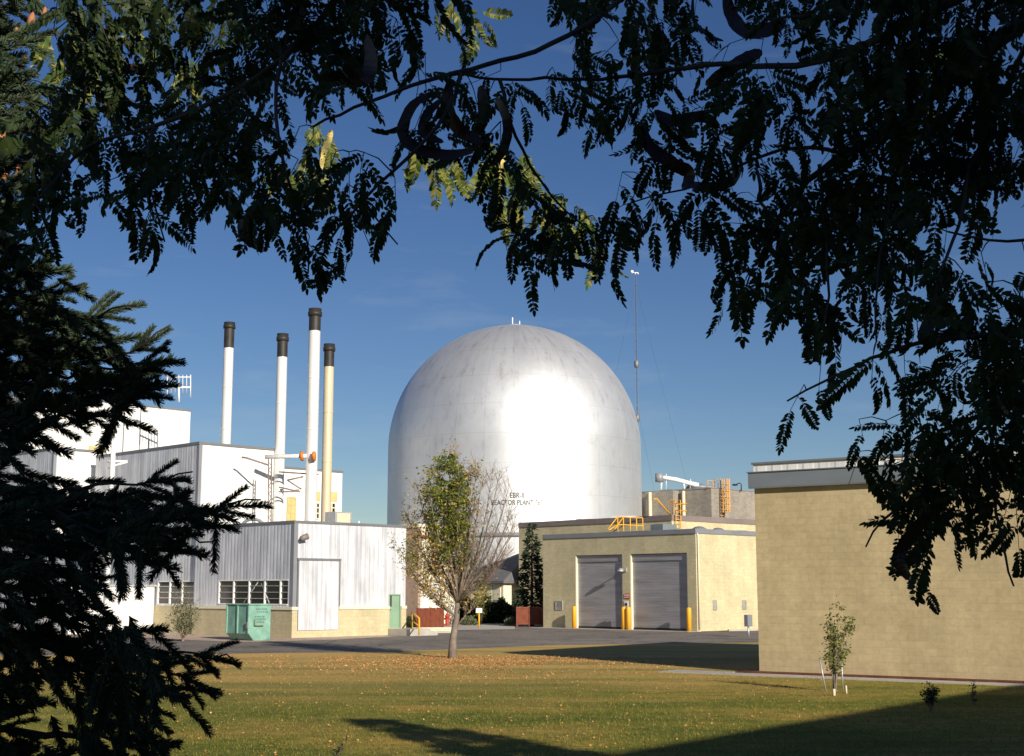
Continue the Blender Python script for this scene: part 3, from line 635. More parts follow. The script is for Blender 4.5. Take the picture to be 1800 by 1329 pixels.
mb = MB(); mb.box(door[0] - .08, door[1] + .08, -.14, -.02, zdo, zdo + .12); mb.box(door[0] - .06, door[0] + .02, -.11, -.01, zP + .04, zdo); mb.box(door[1] - .02, door[1] + .06, -.11, -.01, zP + .04, zdo); mb.build('door_track', M_TRIM, s1.o)
mb = MB(); mb.box(gd[0] + .05, gd[1] - .05, .04, .1, zgd0, zgd - .05); gdo = mb.build('personnel_door', M_GREEND, s1.o)
mb = MB(); mb.tube([(gd[0] + .16, .03, zgd0 + 1.0), (gd[0] + .16, -.03, zgd0 + 1.0)], .035, 8); mb.build('handle', M_GALV, gdo)
mb = MB(); mb.box(gd[0] + .14, gd[0] + .24, .035, .041, zgd0 + 1.15, zgd0 + 1.75); mb.build('window', M_GLASS, gdo)
mb = MB(); mb.box(gd[0], gd[0] + .05, -.02, .12, zgd0, zgd); mb.box(gd[1] - .05, gd[1], -.02, .12, zgd0, zgd); mb.box(gd[0] + .05, gd[1] - .05, -.02, .12, zgd - .05, zgd); mb.build('door_frame', M_GREEND, s1.o)
# window band
mb = MB(); ml = [s1.fy(q, 1040)[0] for q in (384.5, 410.3, 437.6, 464.9, 492.6)]
for y in ml: mb.box(-.02, .1, y - .045, y + .045, zw0, zw1)
mb.box(-.02, .1, wn[0], wn[1], zw1 - .06, zw1); mb.box(-.02, .1, wn[0], wn[1], zw0, zw0 + .06)
wf = mb.build('window', M_WHT, s1.o)
mb = MB()
for k in (1, 2, 3): z = zw0 + (zw1 - zw0) * k / 4; mb.box(.01, .06, wn[0], wn[1], z - .018, z + .018)
mb.build('glazing_bar', M_GALV, wf)
mb = MB(); mb.box(.065, .085, wn[0], wn[1], zw0 + .05, zw1 - .05); mb.build('pane', M_GLASS, wf)
mb = MB(); mb.tube([(.045, wn[0] + (wn[1] - wn[0]) * .62, zw0 + .1), (.045, wn[0] + (wn[1] - wn[0]) * .42, zw1 - .1)], .03, 5); mb.tube([(.045, wn[0] + (wn[1] - wn[0]) * .38, zw1 - .2), (.045, wn[0] + (wn[1] - wn[0]) * .26, zw0 + .1)], .03, 5); mb.build('brace', M_GALV, wf)
# flood lamp
x, z = s1.fx(527.5, 945.5); mb = MB(); mb.box(x - .04, x + .04, -.12, -.002, z - .08, z + .08); mb.tube([(x, -.12, z), (x, -.3, z + .02)], .03, 6); fl = mb.build('flood_lamp', M_BROWNCAP, s1.o)
mb = MB(); mb.tube([(x - .2, -.32, z - .12), (x - .05, -.32, z), (x + .2, -.38, z + .08)], [.08, .15, .17], 10); mb.build('lamp_head', M_BROWNCAP, fl)
# steps and handrail
st = thing('door_steps', 'concrete steps with yellow edge below the green door', 'steps', s1.o.location, s1.a)
xe = s1.fx(723, 1108, -1.0)[0]
mb = MB(); mb.box(gd[0] - .1, Ws + .2, -1.9, -.09, -.02, zgd0 - .02); mb.box(Ws + .2, Ws + .7, -1.9, -.09, -.02, zgd0 * .55); mb.build('landing', M_CONC, st, .01)
g9 = gp(724, 1117) - s1.P; a9, b9 = g9.dot(s1.X), g9.dot(s1.Y)
mb = MB(); mb.box(a9 - .1, a9 + .9, b9 - .1, b9 + .7, -.02, .14); mb.build('tread', M_YEL, st)
hr = thing('handrail', 'yellow pipe handrail beside the door steps', 'handrail', s1.o.location, s1.a)
h0 = L3(s1, 727, 1110, 84.0); 
def rp(px, py, Y): return L3(s1, px, py, Y)
mb = MB(); g0 = gp(724.5, 1105); g1 = gp(735.5, 1116.5)
Y0, Y1 = 77.5, 72.2
mb.tube([rp(724.5, 1104, Y0), rp(724.5, 1076, Y0), rp(737, 1087, Y1 + 1), rp(737, 1116, Y1 + 1)], .045, 8); mb.build('post_frame', M_YEL, hr)
mb = MB(); mb.tube([rp(724.5, 1091, Y0), rp(737, 1101, Y1 + 1)], .035, 6); mb.build('mid_rail', M_YEL, hr)

# continuation to the left
s0P = s1.P + s1.Y * (Ds + .02) + s1.X * .25
s0 = Bld('steel_annex', 'galvanised steel annex with window band half hidden behind the dark spruce branches', (s0P.x, s0P.y), s1.a)
Dz = s0.fy(70, 1100)[0]; zb = s0.fy(300, 1021)[1]
wn0 = (.35, s0.fy(277, 1050)[0])
mb = MB(); wally(mb, 0, Dz, zP, zT - .02, [(wn0[0], wn0[1], zw0, zb)], 0, .25); mb.box(.25, Ws, 0, .2, zP, zT - .02); mb.build('siding', M_STEEL, s0.o)
mb = MB(); wally(mb, 0, Dz, -.1, zP, [], -.08, .33); mb.build('plinth', M_PLINTH, s0.o)
mb = MB(); mb.box(-.05, .25, 0, Dz, zT - .02, zC - .04); mb.build('coping', M_TRIM, s0.o)
mb = MB(); mb.box(-.03, .0, -.01, .22, zP, zT - .03); mb.build('corner_trim', M_GREYCAP, s0.o)
mb = MB()
for k in range(4): y = wn0[0] + (wn0[1] - wn0[0]) * k / 3; mb.box(-.02, .1, y - .05, y + .05, zw0, zb)
mb.box(-.02, .1, wn0[0], wn0[1], zb - .06, zb); wf = mb.build('window', M_WHT, s0.o)
mb = MB()
for k in (1, 2, 3): z = zw0 + (zb - zw0) * k / 4; mb.box(.01, .06, wn0[0], wn0[1], z - .018, z + .018)
mb.build('glazing_bar', M_GALV, wf)
mb = MB(); mb.box(.065, .085, wn0[0], wn0[1], zw0, zb - .05); mb.build('pane', M_GLASS, wf)
M_BLUE = mat('blue_lettering', (0.12, 0.26, 0.42), 0.6)
ya_, za_ = s0.fy(270, 994); text_mesh('A', .85, M_BLUE, s0.o, (-.012, ya_, za_), (R(90), 0, R(-90)), 'wall_letter')
# white shed in front of the annex
q = s0.P + s0.Y * (s0.fy(276, 1110)[0] + .3) + s0.X * -.1
sh = Bld('white_shed', 'low bright white metal shed in front of the steel annex', (q.x, q.y), s1.a, 'shed')
xl_ = sh.fx(120, 1100)[0]; zs_ = sh.fx(275, 1031.5)[1]
mb = MB(); mb.box(xl_, 0, 0, 5, 0, zs_); mb.build('wall', M_WHITE, sh.o)
mb = MB(); mb.box(xl_, .1, -.08, 5.1, zs_, zs_ + .12); mb.build('roof', M_GALV, sh.o)
x = sh.fx(182, 1070)[0]; mb = MB(); mb.box(x - .05, x + .05, -.03, -.003, .02, zs_ - .02); mb.build('seam_trim', M_GREYCAP, sh.o)

def white_block(name, label, pxc, Y, pytop, pl, pr, m_l, m_r, seams=(), ang=None, cap=True):
    K = at(pxc, 1038, Y); b = Bld(name, label, (K.x, K.y), s1.a if ang is None else ang)
    zt = b.fx(pxc, pytop)[1]; Wd = b.fx(pr, 900)[0]; Dd = b.fy(pl, 900)[0] if pl < pxc else 10
    m1 = MB(); m1.box(0.02, Wd, 0, 0.25, 0, zt); m1.box(Wd - .25, Wd, .25, Dd, 0, zt); m1.box(.25, Wd - .25, Dd - .25, Dd, 0, zt); m1.build('wall', m_r, b.o)
    m1 = MB(); m1.box(-.02, .25, -.005, Dd, 0, zt); m1.build('side_wall', m_l, b.o)
    m1 = MB(); m1.box(-.07, Wd + .05, -.06, .28, zt, zt + .16); m1.box(-.07, .28, .28, Dd, zt, zt + .16); m1.box(.28, Wd + .05, Dd - .25, Dd + .02, zt, zt + .16); m1.build('coping', M_TRIM, b.o)
    m1 = MB(); m1.box(.25, Wd - .25, .25, Dd - .25, zt - .25, zt - .05); m1.build('roof', M_TARP, b.o)
    m1 = MB(); m1.box(-.05, .03, -.05, .16, 0, zt - .01); m1.box(.03, .16, -.05, -.002, 0, zt - .01); m1.build('corner_trim', M_GREYCAP, b.o)
    if seams:
        m1 = MB()
        for q in seams: x = b.fx(q, 780)[0]; m1.box(x - .06, x + .06, -.03, -.003, 0, zt - .01)
        m1.build('seam_trim', M_GREYCAP, b.o)
    b.zt = zt; b.W = Wd; b.D = Dd; return b
s2 = white_block('white_building', 'white steel building whose corner stands above the low steel building roof', 342, 84, 780, 165, 487, M_STEEL, M_WHITE)
s2b = white_block('white_building', 'white steel building at far left just above the middle spruce gap', 83, 92, 789, -80, 172, M_STEEL, M_WHITE)
s3 = white_block('tall_building', 'tallest white building behind the spruce with a lattice antenna on its roof', 20, 118, 690, -60, 328.5, M_STEEL, M_WHITE, (216, 245))
K = s3.fx(170, 788); mb = MB(); x0_, z0_ = s3.fx(155, 793); x1_, z1_ = s3.fx(186, 786); mb.box(x0_, x1_, -.04, -.003, z0_, z1_); mb.build('window', M_YGLASS, s3.o)
s4 = white_block('white_block', 'white building with yellow window panels behind the exhaust stacks', 440, 100, 819, 400, 600.5, M_STEEL, M_WHITE)
for (a, b_, c_, d_, mm, nm) in ((505, 518, 874, 916, M_YGLASS, 'window'), (550, 562, 864, 881, M_YGLASS, 'panel'), (576, 592, 864, 882, M_YGLASS, 'panel'), (550, 560, 884, 912, M_GLASS, 'window'), (576, 588, 884, 912, M_GLASS, 'window')):
    x0_, z1_ = s4.fx(a, c_); x1_, z0_ = s4.fx(b_, d_); mb = MB(); mb.box(x0_, x1_, -.05, -.003, z0_, z1_); wv = mb.build(nm, mm, s4.o)
    if nm == 'window':
        k = MB(); 
        for f in (0, .5, 1): xx = x0_ + (x1_ - x0_) * f; k.box(xx - .05, xx + .05, -.09, -.052, z0_, z1_)
        for f in (0, .35, .7, 1): zz = z0_ + (z1_ - z0_) * f; k.box(x0_ + .06, x1_ - .06, -.085, -.052, zz - .04, zz + .04)
        k.build('frame', M_YGLASS if mm is M_YGLASS else M_CREAMP, wv)
# antenna on the tall building
def antenna(label, px0, px1, py0, py1, Y, m, name='lattice_antenna'):
    t = thing(name, label, 'antenna', at((px0 + px1) / 2, py1, Y), 0, 'lattice antennas on the tall white building')
    o = at((px0 + px1) / 2, py1, Y); P_ = lambda x, y: at(x, y, Y) - o
    k = MB(); mid = (px0 + px1) / 2; yb_ = py0 + (py1 - py0) * .5
    k.tube([P_(mid, py1 + 4), P_(mid, yb_)], .09, 6); k.build('mast', m, t)
    k = MB(); k.tube([P_(px0, yb_), P_(px1, yb_)], .08, 6); k.tube([P_(px0, py0 + 4), P_(px1, py0 + 4)], .05, 6)
    for f in (0, 1): x = px0 + (px1 - px0) * f; k.tube([P_(x, py0), P_(x, py0 + (py1 - py0) * .9)], .05, 6)
    for i in range(1, 6): x = px0 + (px1 - px0) * i / 6; k.tube([P_(x, py0), P_(x, py0 + (py1 - py0) * .72)], .035, 4)
    k.build('element_grid', m, t)
antenna('white lattice antenna beside the spruce tips at the roof end', 294, 335, 659, 703, 119, M_WHT)
antenna('reddish lattice antenna glimpsed through the spruce', 64, 112, 634, 690, 118, M_PINK)
# corner pole glimpsed at 190, 770-840
def pole(px, py0, py1, Y, r, m, name, label, cat, arms=()):
    g = at(px, 1038, Y); t = thing(name, label, cat, (g.x, g.y, 0)); zt = at(px, py0, Y).z
    k = MB(); k.tube([(0, 0, 0), (0, 0, zt)], r, 10); k.build('shaft', m, t)
    for a, b_ in arms:
        k = MB(); k.tube([at(*a, Y) - Vector((g.x, g.y, 0)), at(*b_, Y) - Vector((g.x, g.y, 0))], r * .5, 6); k.build('arm', m, t)
    return t
pole(188, 772, 900, 80, .14, M_WHT, 'service_pole', 'white pole with two side arms in front of the white building corner', 'pole', [((188, 811), (224, 811)), ((190, 822), (224, 812))])

# stacks
def stack(px, pyt, pyc, Y, rpx, m, label):
    g = at(px, 1038, Y); zt = at(px, pyt, Y).z; zc = at(px, pyc, Y).z; r = rpx / F * Y
    t = thing('exhaust_stack', label, 'chimney', (g.x, g.y, 0), 0, 'exhaust stacks beside the steel building')
    k = MB(); k.lathe([(r, 0), (r, zc)], 28); k.build('pipe', m, t)
    k = MB(); k.lathe([(r * 1.03, zc), (r * 1.03, zt - .55), (r * 1.03, zt - .5)], 28); k.build('black_top', M_BLACK, t)
    k = MB(); k.lathe([(r * 1.03, zt - .5), (r * 1.24, zt - .48), (r * 1.24, zt - .22), (r * 1.1, zt - .2), (r * 1.16, zt), (r * .9, zt), (r * .9, zt - .4)], 28); k.build('rain_collar', M_BLACK, t)
    k = MB()
    for z in (zc - 3.1, zc - 6.4): 
        if z > 3: k.lathe([(r * 1.005, z), (r * 1.05, z + .02), (r * 1.05, z + .09), (r * 1.005, z + .11)], 28)
    if k.v: k.build('joint_band', m, t)
    return t
stack(388.3, 567, 612, 104, 8.7, M_STACK, 'white exhaust stack with black top standing apart behind the white building')
stack(485.3, 587, 628, 88, 9.0, M_STACK, 'white exhaust stack with black top, second from left, crossed by the horizontal pipe')
stack(542.8, 543, 582, 86, 10.2, M_STACK, 'tallest white exhaust stack with black top')
stack(570, 605, 645, 90, 8.8, M_STACKT, 'yellowed exhaust stack with black top at the right end')
# horizontal exhaust pipe with orange flanges
o_ = at(510, 802, 85.4); t = thing('cross_pipe', 'white horizontal pipe with orange flange joining the stacks', 'pipe', o_)
P_ = lambda x, y, Y=85.4: at(x, y, Y) - o_
k = MB(); k.tube([P_(466, 803.5), P_(540, 801.5)], .135, 12); k.build('pipe', M_STACK, t)
for x in (531, 552):
    k = MB(); k.tube([P_(x - 2.6, 802), P_(x + 2.6, 801.8)], .31, 6); k.build('flange', M_RUSTO, t)
# utility pole w/ brackets
t = thing('lattice_pole', 'thin brown lattice pole with drooping bracket arm left of the horizontal pipe', 'pole', (at(475, 1038, 84.5).x, 84.5, 0))
bx = Vector((at(475, 1038, 84.5).x, 84.5, 0)); PP = lambda x, y: at(x, y, 84.5) - bx
k = MB(); 
for x in (472.2, 477.5): k.tube([(PP(x, 1038).x, 0, 0), PP(x, 806)], .045, 5)
y = 812
while y < 1000: k.tube([PP(472.2, y), PP(477.5, y + 7)], .025, 4); k.tube([PP(477.5, y + 7), PP(472.2, y + 14)], .025, 4); y += 14
k.build('shaft', M_BROWNCAP, t)
k = MB(); k.tube([PP(425, 804), PP(432, 804.5), PP(472, 817.5)], .06, 6); k.build('bracket_arm', M_BROWNCAP, t)
t = thing('pipe_bracket', 'dark angle brackets fixed between the two left tall stacks', 'bracket', at(525, 850, 86.6))
bx = at(525, 850, 86.6); PP = lambda x, y: at(x, y, 86.6) - bx
for pl_ in ([(490, 829.5), (560, 834)], [(505, 844), (533, 838)], [(505, 844), (530, 860)], [(490, 856), (516, 862), (526, 861)], [(490, 864.5), (528, 864)]):
    k = MB(); k.tube([PP(*q) for q in pl_], .05, 5); k.build('strut', M_BROWNCAP, t)
# roof arch and ac unit on the steel building roof
c = s1.loc(445, 917, 77); 
mb = MB(); cc = Vector(c); pts = []
for i in range(13):
    a = math.pi * i / 12; pts.append((cc.x - math.cos(a) * .48 * 1.0, cc.y + math.cos(a) * .48, zT - .05 + math.sin(a) * .55))
mb.tube(pts, .09, 8); on_local(s1, 'roof_vent', mb, M_GREYCAP, 'grey gooseneck arch vent on the steel building roof by the lattice pole', 'roof vent')
c = Vector(s1.loc(596, 910, 84)); mb = MB(); mb.box(c.x - .7, c.x + .6, c.y - .5, c.y + .5, zT - .05, s1.loc(596, 900.5, 84)[2]); acu = on_local(s1, 'air_conditioner', mb, M_GALV, 'boxy grey air conditioner on the steel building roof beside the right stack', 'air conditioner')
mb = MB(); mb.box(c.x - .55, c.x + .45, c.y - .52, c.y - .503, zT, s1.loc(596, 903, 84)[2]); k_ = mb.build('grille', M_WOODP, acu)
c = Vector(s1.loc(631, 915, 82)); mb = MB(); mb.tube([(c.x, c.y, zT - .1), (c.x, c.y, zT + .65)], .05, 6); on_local(s1, 'roof_stub', mb, M_WHT, 'short thin white pipe stub right of the air conditioner', 'pipe')

# anemometer mast
mp_ = at(1124.5, 1038, 142); t = thing('radio_mast', 'slender guyed lattice mast with anemometer right of the dome', 'mast', (mp_.x, mp_.y, 0))
zt_ = at(1121, 481, 142).z
k = MB()
for a in range(3):
    th = R(90 + 120 * a); k.tube([(.2 * math.cos(th), .2 * math.sin(th), 0), (.1 * math.cos(th), .1 * math.sin(th), zt_)], .018, 4)
z = 0
while z < zt_ - 1:
    for a in range(3):
        t0, t1 = R(90 + 120 * a), R(210 + 120 * a); rr = .2 - .1 * z / zt_; k.tube([(rr * math.cos(t0), rr * math.sin(t0), z), (rr * math.cos(t1), rr * math.sin(t1), z + .6)], .010, 3, False)
    z += .6
for zz in (at(0, 640, 142).z, at(0, 735, 142).z): k.lathe([(.1, zz - .4), (.24, zz - .3), (.24, zz + .3), (.1, zz + .4)], 8)
k.build('lattice', M_TRIM, t)
k = MB(); k.tube([(-.25, 0, zt_ + .1), (.3, 0, zt_ + .1)], .05, 5); k.tube([(0, 0, zt_ - .1), (0, 0, zt_ + .1)], .05, 5); k.lathe([(.01, zt_), (.18, zt_ + .1), (.18, zt_ + .3), (.01, zt_ + .38)], 10, (-.35, 0)); k.lathe([(.01, zt_ - .1), (.09, zt_), (.01, zt_ + .15)], 8, (.3, 0)); k.build('anemometer', M_WHT, t)
for i, (dx, dy, zz) in enumerate(((-8, -3, .97), (9, 5, .97), (-8, -3, .6), (3, -9, .6))):
    k = MB(); k.tube([(0, 0, zt_ * zz), (dx, dy, 0)], .008, 3, False); k.build('guy_wire', M_DARK, t)

# ================================================================== LOW BUILDINGS IN THE GAP
K = at(735, 1038, 100)
lb = Bld('cream_building', 'cream building with pale window panels behind the autumn tree', (K.x, K.y), s1.a)
zl_ = lb.fx(735, 927)[1]; xr = lb.fx(800, 1040)[0]; yl_ = lb.fy(700, 1000)[0]
mb = MB(); mb.box(.02, xr, 0, .3, 0, zl_); mb.box(xr - .3, xr, .3, 12, 0, zl_); mb.build('wall', M_CREAMP, lb.o)
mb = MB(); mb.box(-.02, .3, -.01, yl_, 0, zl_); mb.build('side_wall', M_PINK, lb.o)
mb = MB(); mb.box(-.1, xr + .1, -.1, 12, zl_, zl_ + .25); mb.build('roof', M_CREAMP, lb.o)
for a, b_ in ((739, 756), (758, 773)):
    x0_, z1_ = lb.fx(a, 1022); x1_, z0_ = lb.fx(b_, 1068); mb = MB(); mb.box(x0_, x1_, -.05, -.003, z0_, z1_); wv = mb.build('window', M_WHT, lb.o)
    k = MB(); k.box(x0_ - .08, x1_ + .08, -.09, -.051, z0_ - .1, z0_); k.build('sill', M_CREAMP, wv)
x0_, zz = lb.fx(738, 943); mb = MB(); mb.box(0, xr, -.12, -.003, zz - .1, zz + .1); mb.build('beam', M_REDWOOD, lb.o)
# grey hipped roof building
K = at(885, 1038, 112)
lo = Bld('low_building', 'low cream building with grey shingle roof below the dome', (K.x, K.y), s1.a)
ze = lo.fy(885, 1021)[1]; yl_ = lo.fy(800, 1030)[0]; xr = lo.fx(925, 1030)[0]
mb = MB(); mb.box(0, 10, 0, yl_, 0, ze); mb.build('wall', M_CREAMP, lo.o)
ri = lo.fy(912, 960)[1]
mb = MB(); zt3 = at(912, 976, 118).z
mb.add([(-.4, -.4, ze), (10.4, -.4, ze), (10.4, yl_ + .4, ze), (-.4, yl_ + .4, ze), (4.5, 1.0, zt3 + .4), (5.5, yl_ - 3, zt3 + .4), (-.4, -.4, ze - .2), (10.4, -.4, ze - .2), (10.4, yl_ + .4, ze - .2), (-.4, yl_ + .4, ze - .2)],
       [(0, 1, 4), (1, 2, 5, 4), (2, 3, 5), (3, 0, 4, 5), (6, 9, 8, 7), (0, 6, 7, 1), (1, 7, 8, 2), (2, 8, 9, 3), (3, 9, 6, 0)])
mb.build('roof', M_SHING, lo.o)
for a, b_ in ((846, 865.5), (868, 880)):
    y1_, z1_ = lo.fy(a, 1026); y0_, z0_ = lo.fy(b_, 1055); mb = MB(); mb.box(-.06, -.003, y0_, y1_, z0_, z1_); mb.build('window', M_BLIND, lo.o)
# concrete strip in front of them
c0, c1, c2, c3 = gxy(778, 1108), gxy(905, 1106), gxy(905, 1097), gxy(778, 1098)
sheet('pavement', [c0, c1, c2, c3], 0.004, M_CONC)
# gravel along the steel building
g_ = MB(); g_.add([(-5.2, -3.0, .002), (-.09, -3.6, .002), (-.09, -.09, .002), (-.09, Ds + 8, .002), (-5.2, Ds + 8, .002)], [(0, 1, 2, 3, 4)]); g_.add([(-.09, -3.6, .002), (Ws - 2, -1.8, .002), (Ws - 2, -.09, .002), (-.09, -.09, .002)], [(0, 1, 2, 3)]); o = g_.build('gravel_strip', M_GRAV); o.location = s1.o.location; o.rotation_euler = s1.o.rotation_euler; kind(o, 'structure')

# board screens
def boards(name, label, pa, pb, pyt, herring=True):
    a, b_ = gp(*pa), gp(*pb); d = (b_ - a); Ln = d.length; ang = math.atan2(d.y, d.x)
    t = thing(name, label, 'fence', a, ang, 'red brown board screens'); h = at(pa[0], pyt, a.y).z
    k = MB()
    for x in (0, Ln / 2, Ln): k.box(x - .06, x + .06, -.07, .07, 0, h + .02)
    k.build('post', M_REDWOOD, t)
    k = MB(); k.box(.06, Ln - .06, -.05, .05, h - .1, h - .005); k.box(.06, Ln - .06, -.05, .05, .14, .24); k.build('rail', M_REDWOOD, t)
    for s_ in (0, 1):
        k = MB(); x0, x1 = (Ln / 2) * s_ + .07, (Ln / 2) * (s_ + 1) - .07; zA, zB = .24, h - .1
        if herring:
            wv = .14; n = int((x1 - x0 + zB - zA) / (wv * 1.45)) + 1
            for i in range(n):
                u = i * wv * 1.45; pts = []
                for uu in (u, u + wv):          # line x - x0 + (z - zA) = uu clipped to rectangle
                    p0 = (x0 + min(uu, x1 - x0), zA + max(0, uu - (x1 - x0))); p1 = (x0 + max(0, uu - (zB - zA)), zA + min(uu, zB - zA)); pts.append((p0, p1))
                (a0, a1), (b0, b1) = pts
                q = [a0, b0, b1, a1]
                if s_ == 0: q = [(x0 + x1 - p[0], p[1]) for p in q]
                vs = [(p[0], -.03, p[1]) for p in q] + [(p[0], .03, p[1]) for p in q]
                k.add(vs, [(0, 1, 2, 3), (7, 6, 5, 4), (0, 4, 5, 1), (1, 5, 6, 2), (2, 6, 7, 3), (3, 7, 4, 0)])
            k.box(x0, x1, .031, .04, zA, zB)
        else:
            x = x0
            while x < x1: k.box(x, min(x + .15, x1), -.03, .02, zA, zB); x += .165
            k.box(x0, x1, .021, .035, zA, zB)
        k.build('board_panel', M_REDWOOD, t)
boards('board_screen', 'red brown herringbone board screen left of the cream garage', (909, 1101.5), (954, 1101.5), 1067)
boards('board_screen', 'plain red brown vertical board screen behind the yellow handrail', (734, 1107), (778, 1104.5), 1069, False)
# sign on yellow post
q = gp(842, 1104); t = thing('post_sign', 'small white sign on a yellow post', 'sign', q); k = MB(); h = at(842, 1076, q.y).z
k.tube([(0, 0, 0), (0, 0, h)], .05, 8); k.build('post', M_YEL, t); k = MB(); k.box(-.2, .2, -.08, -.05, h - .05, h + .25); k.build('panel', M_WHT, t, .01)
# hydrant
q = gp(786, 1100); t = thing('fire_hydrant', 'small red fire hydrant left of the tree trunk', 'hydrant', q); k = MB(); k.lathe([(.001, 0), (.2, 0), (.2, .06), (.13, .07), (.13, .6), (.18, .62), (.18, .68), (.13, .72), (.06, .85), (.04, .86), (.04, .93), (.001, .93)], 16); k.build('barrel', M_RED, t)
k = MB(); k.tube([(-.24, 0, .48), (.24, 0, .48)], .065, 8); k.tube([(0, -.24, .42), (0, 0, .42)], .08, 8); k.build('outlet', M_RED, t)
# timber pile
q = gp(766, 1113); t = thing('timber_pile', 'pile of grey rails and timbers beside the handrail', 'timber', q, R(20)); rr = random.Random(4)
for i in range(6):
    k = MB(); x = rr.uniform(-.3, .3); zz = .06 + .11 * (i % 3); yy = rr.uniform(-.5, .5); k.box(-1.2 + x, .9 + x, yy - .07, yy + .07, zz - .05, zz + .05); k.build('timber', M_WOODP if i % 2 else M_CONC, t)

# ================================================================== GREEN BIN
q = gp(437, 1126.5)
bn = Bld('refuse_bin', 'pale green steel refuse bin with dark stencilled notice, by the window band', (q.x, q.y), s1.a, 'bin')
bw = bn.fx(475.5, 1100)[0]; bd = bn.fy(398.5, 1100)[0]; bh = bn.fx(437, 1064)[1]
mb = MB(); c_ = .28
prof_ = [(0, .32), (c_, 0), (bw, 0), (bw, bh), (0, bh)]
vs = [(x, 0, z) for x, z in prof_] + [(x, bd, z) for x, z in prof_]
mb.add(vs, [(0, 1, 2, 3, 4), (9, 8, 7, 6, 5)] + [(i, i + 5, (i + 1) % 5 + 5, (i + 1) % 5) for i in range(5)]); mb.build('body', M_GREEN, bn.o, .015)
mb = MB(); mb.box(-.05, bw + .05, -.05, bd + .05, bh, bh + .07); mb.build('lid', M_GREEN, bn.o, .01)
for y in (.03, bd * .5, bd - .03):
    mb = MB(); mb.box(-.06, -.002, y - .035, y + .035, .34, bh - .01); mb.build('rib', M_GREEN, bn.o)
for y in (-.02,): 
    mb = MB(); mb.box(bw * .22, bw * .62, y - .13, y, .72, .84); mb.box(bw * .2, bw * .25, y - .13, y, .72, 1.0); mb.build('lift_bracket', M_GREEND, bn.o)
marks('stencil', bn.o, mat('faded_stencil', (0.09, 0.17, 0.14), 0.6), 'y', bw * .25, bw * .85, [(bh - .22, .1, .95), (bh - .36, .2, .9), (bh - .58, .0, .7), (bh - .70, .0, .8), (bh - .84, .1, .75)], .075, .003, 8)
mb = MB(); mb.box(bw + .0, bw + .09, -.05, .12, .85, .98); mb.build('hinge', M_BROWNCAP, bn.o); mb = MB(); mb.box(-.12, -.065, .0, .09, .6, .9); mb.build('hinge', M_BROWNCAP, bn.o)

# ================================================================== OFF-FRAME SHADE BUILDING
P0, P1_ = gp(1180, 1309), gp(1800, 1203); ed = (P1_ - P0).normalized(); nn = Vector((-ed.y, ed.x, 0))
cot = 1 / math.tan(SUN_EL); sh2 = Vector((-math.sin(SUN_AZ), math.cos(SUN_AZ), 0)) * cot; per_m = sh2.dot(nn); HB = 10.0
E0 = P0 - nn * per_m * HB
def shade_z(p): return -((Vector((p[0], p[1], 0)) - P0).dot(nn)) / per_m      # height of the shaded air above a point
sb = thing('office_block', 'two storey tan block building outside the right edge whose shade falls on the lawn', 'building', E0, math.atan2(ed.y, ed.x))
mb = MB(); mb.box(-12, 17, -12, 0, 0, HB - .4); mb.box(-52, -12, -12, 0, 0, HB - .9); mb.build('wall', M_TAN, sb)  # unseen near wing, lowered so the sun reaches the upper spruce
mb = MB(); mb.box(-12.1, 17.1, -12.1, .1, HB - .4, HB); mb.box(-52.1, -12.1, -12.1, .1, HB - .9, HB - .5); mb.build('parapet', M_FASCIA, sb)
for i in range(10):
    for z in (1.0, 5.0):
        mb = MB(); mb.box(-49 + i * 6.5, -46.5 + i * 6.5, .003, .06, z, z + 1.8); f_ = mb.build('window', M_WHT, sb)
        mb = MB(); mb.box(-48.9 + i * 6.5, -46.6 + i * 6.5, .062, .07, z + .1, z + 1.7); mb.build('pane', M_GLASS, f_)

# ================================================================== VEGETATION HELPERS
def quads_from(vs_per, faces): return np.array(vs_per, dtype=float), np.array(faces, dtype=np.int32)
def leaf_simple(L_=1.0, W_=.45, fold=.12):
    V = [(0, 0, 0), (L_ * .45, W_ / 2, fold * W_), (L_, 0, -.08 * L_), (L_ * .45, -W_ / 2, fold * W_)]
    return quads_from(V, [(0, 3, 2, 1)])
def rand_frame(rs, loc, size, up=None, dirn=None):
    if dirn is None: d = np.array([rs.gauss(0, 1), rs.gauss(0, 1), rs.gauss(0, .7)])
    else: d = np.array(dirn, dtype=float)
    d /= np.linalg.norm(d) + 1e-9
    u = np.array([rs.gauss(0, 1), rs.gauss(0, 1), rs.gauss(0, 1)]); y = np.cross(u, d); y /= np.linalg.norm(y) + 1e-9
    return frame(d, y, np.cross(d, y), loc, size)
LEAF1 = [leaf_simple()]

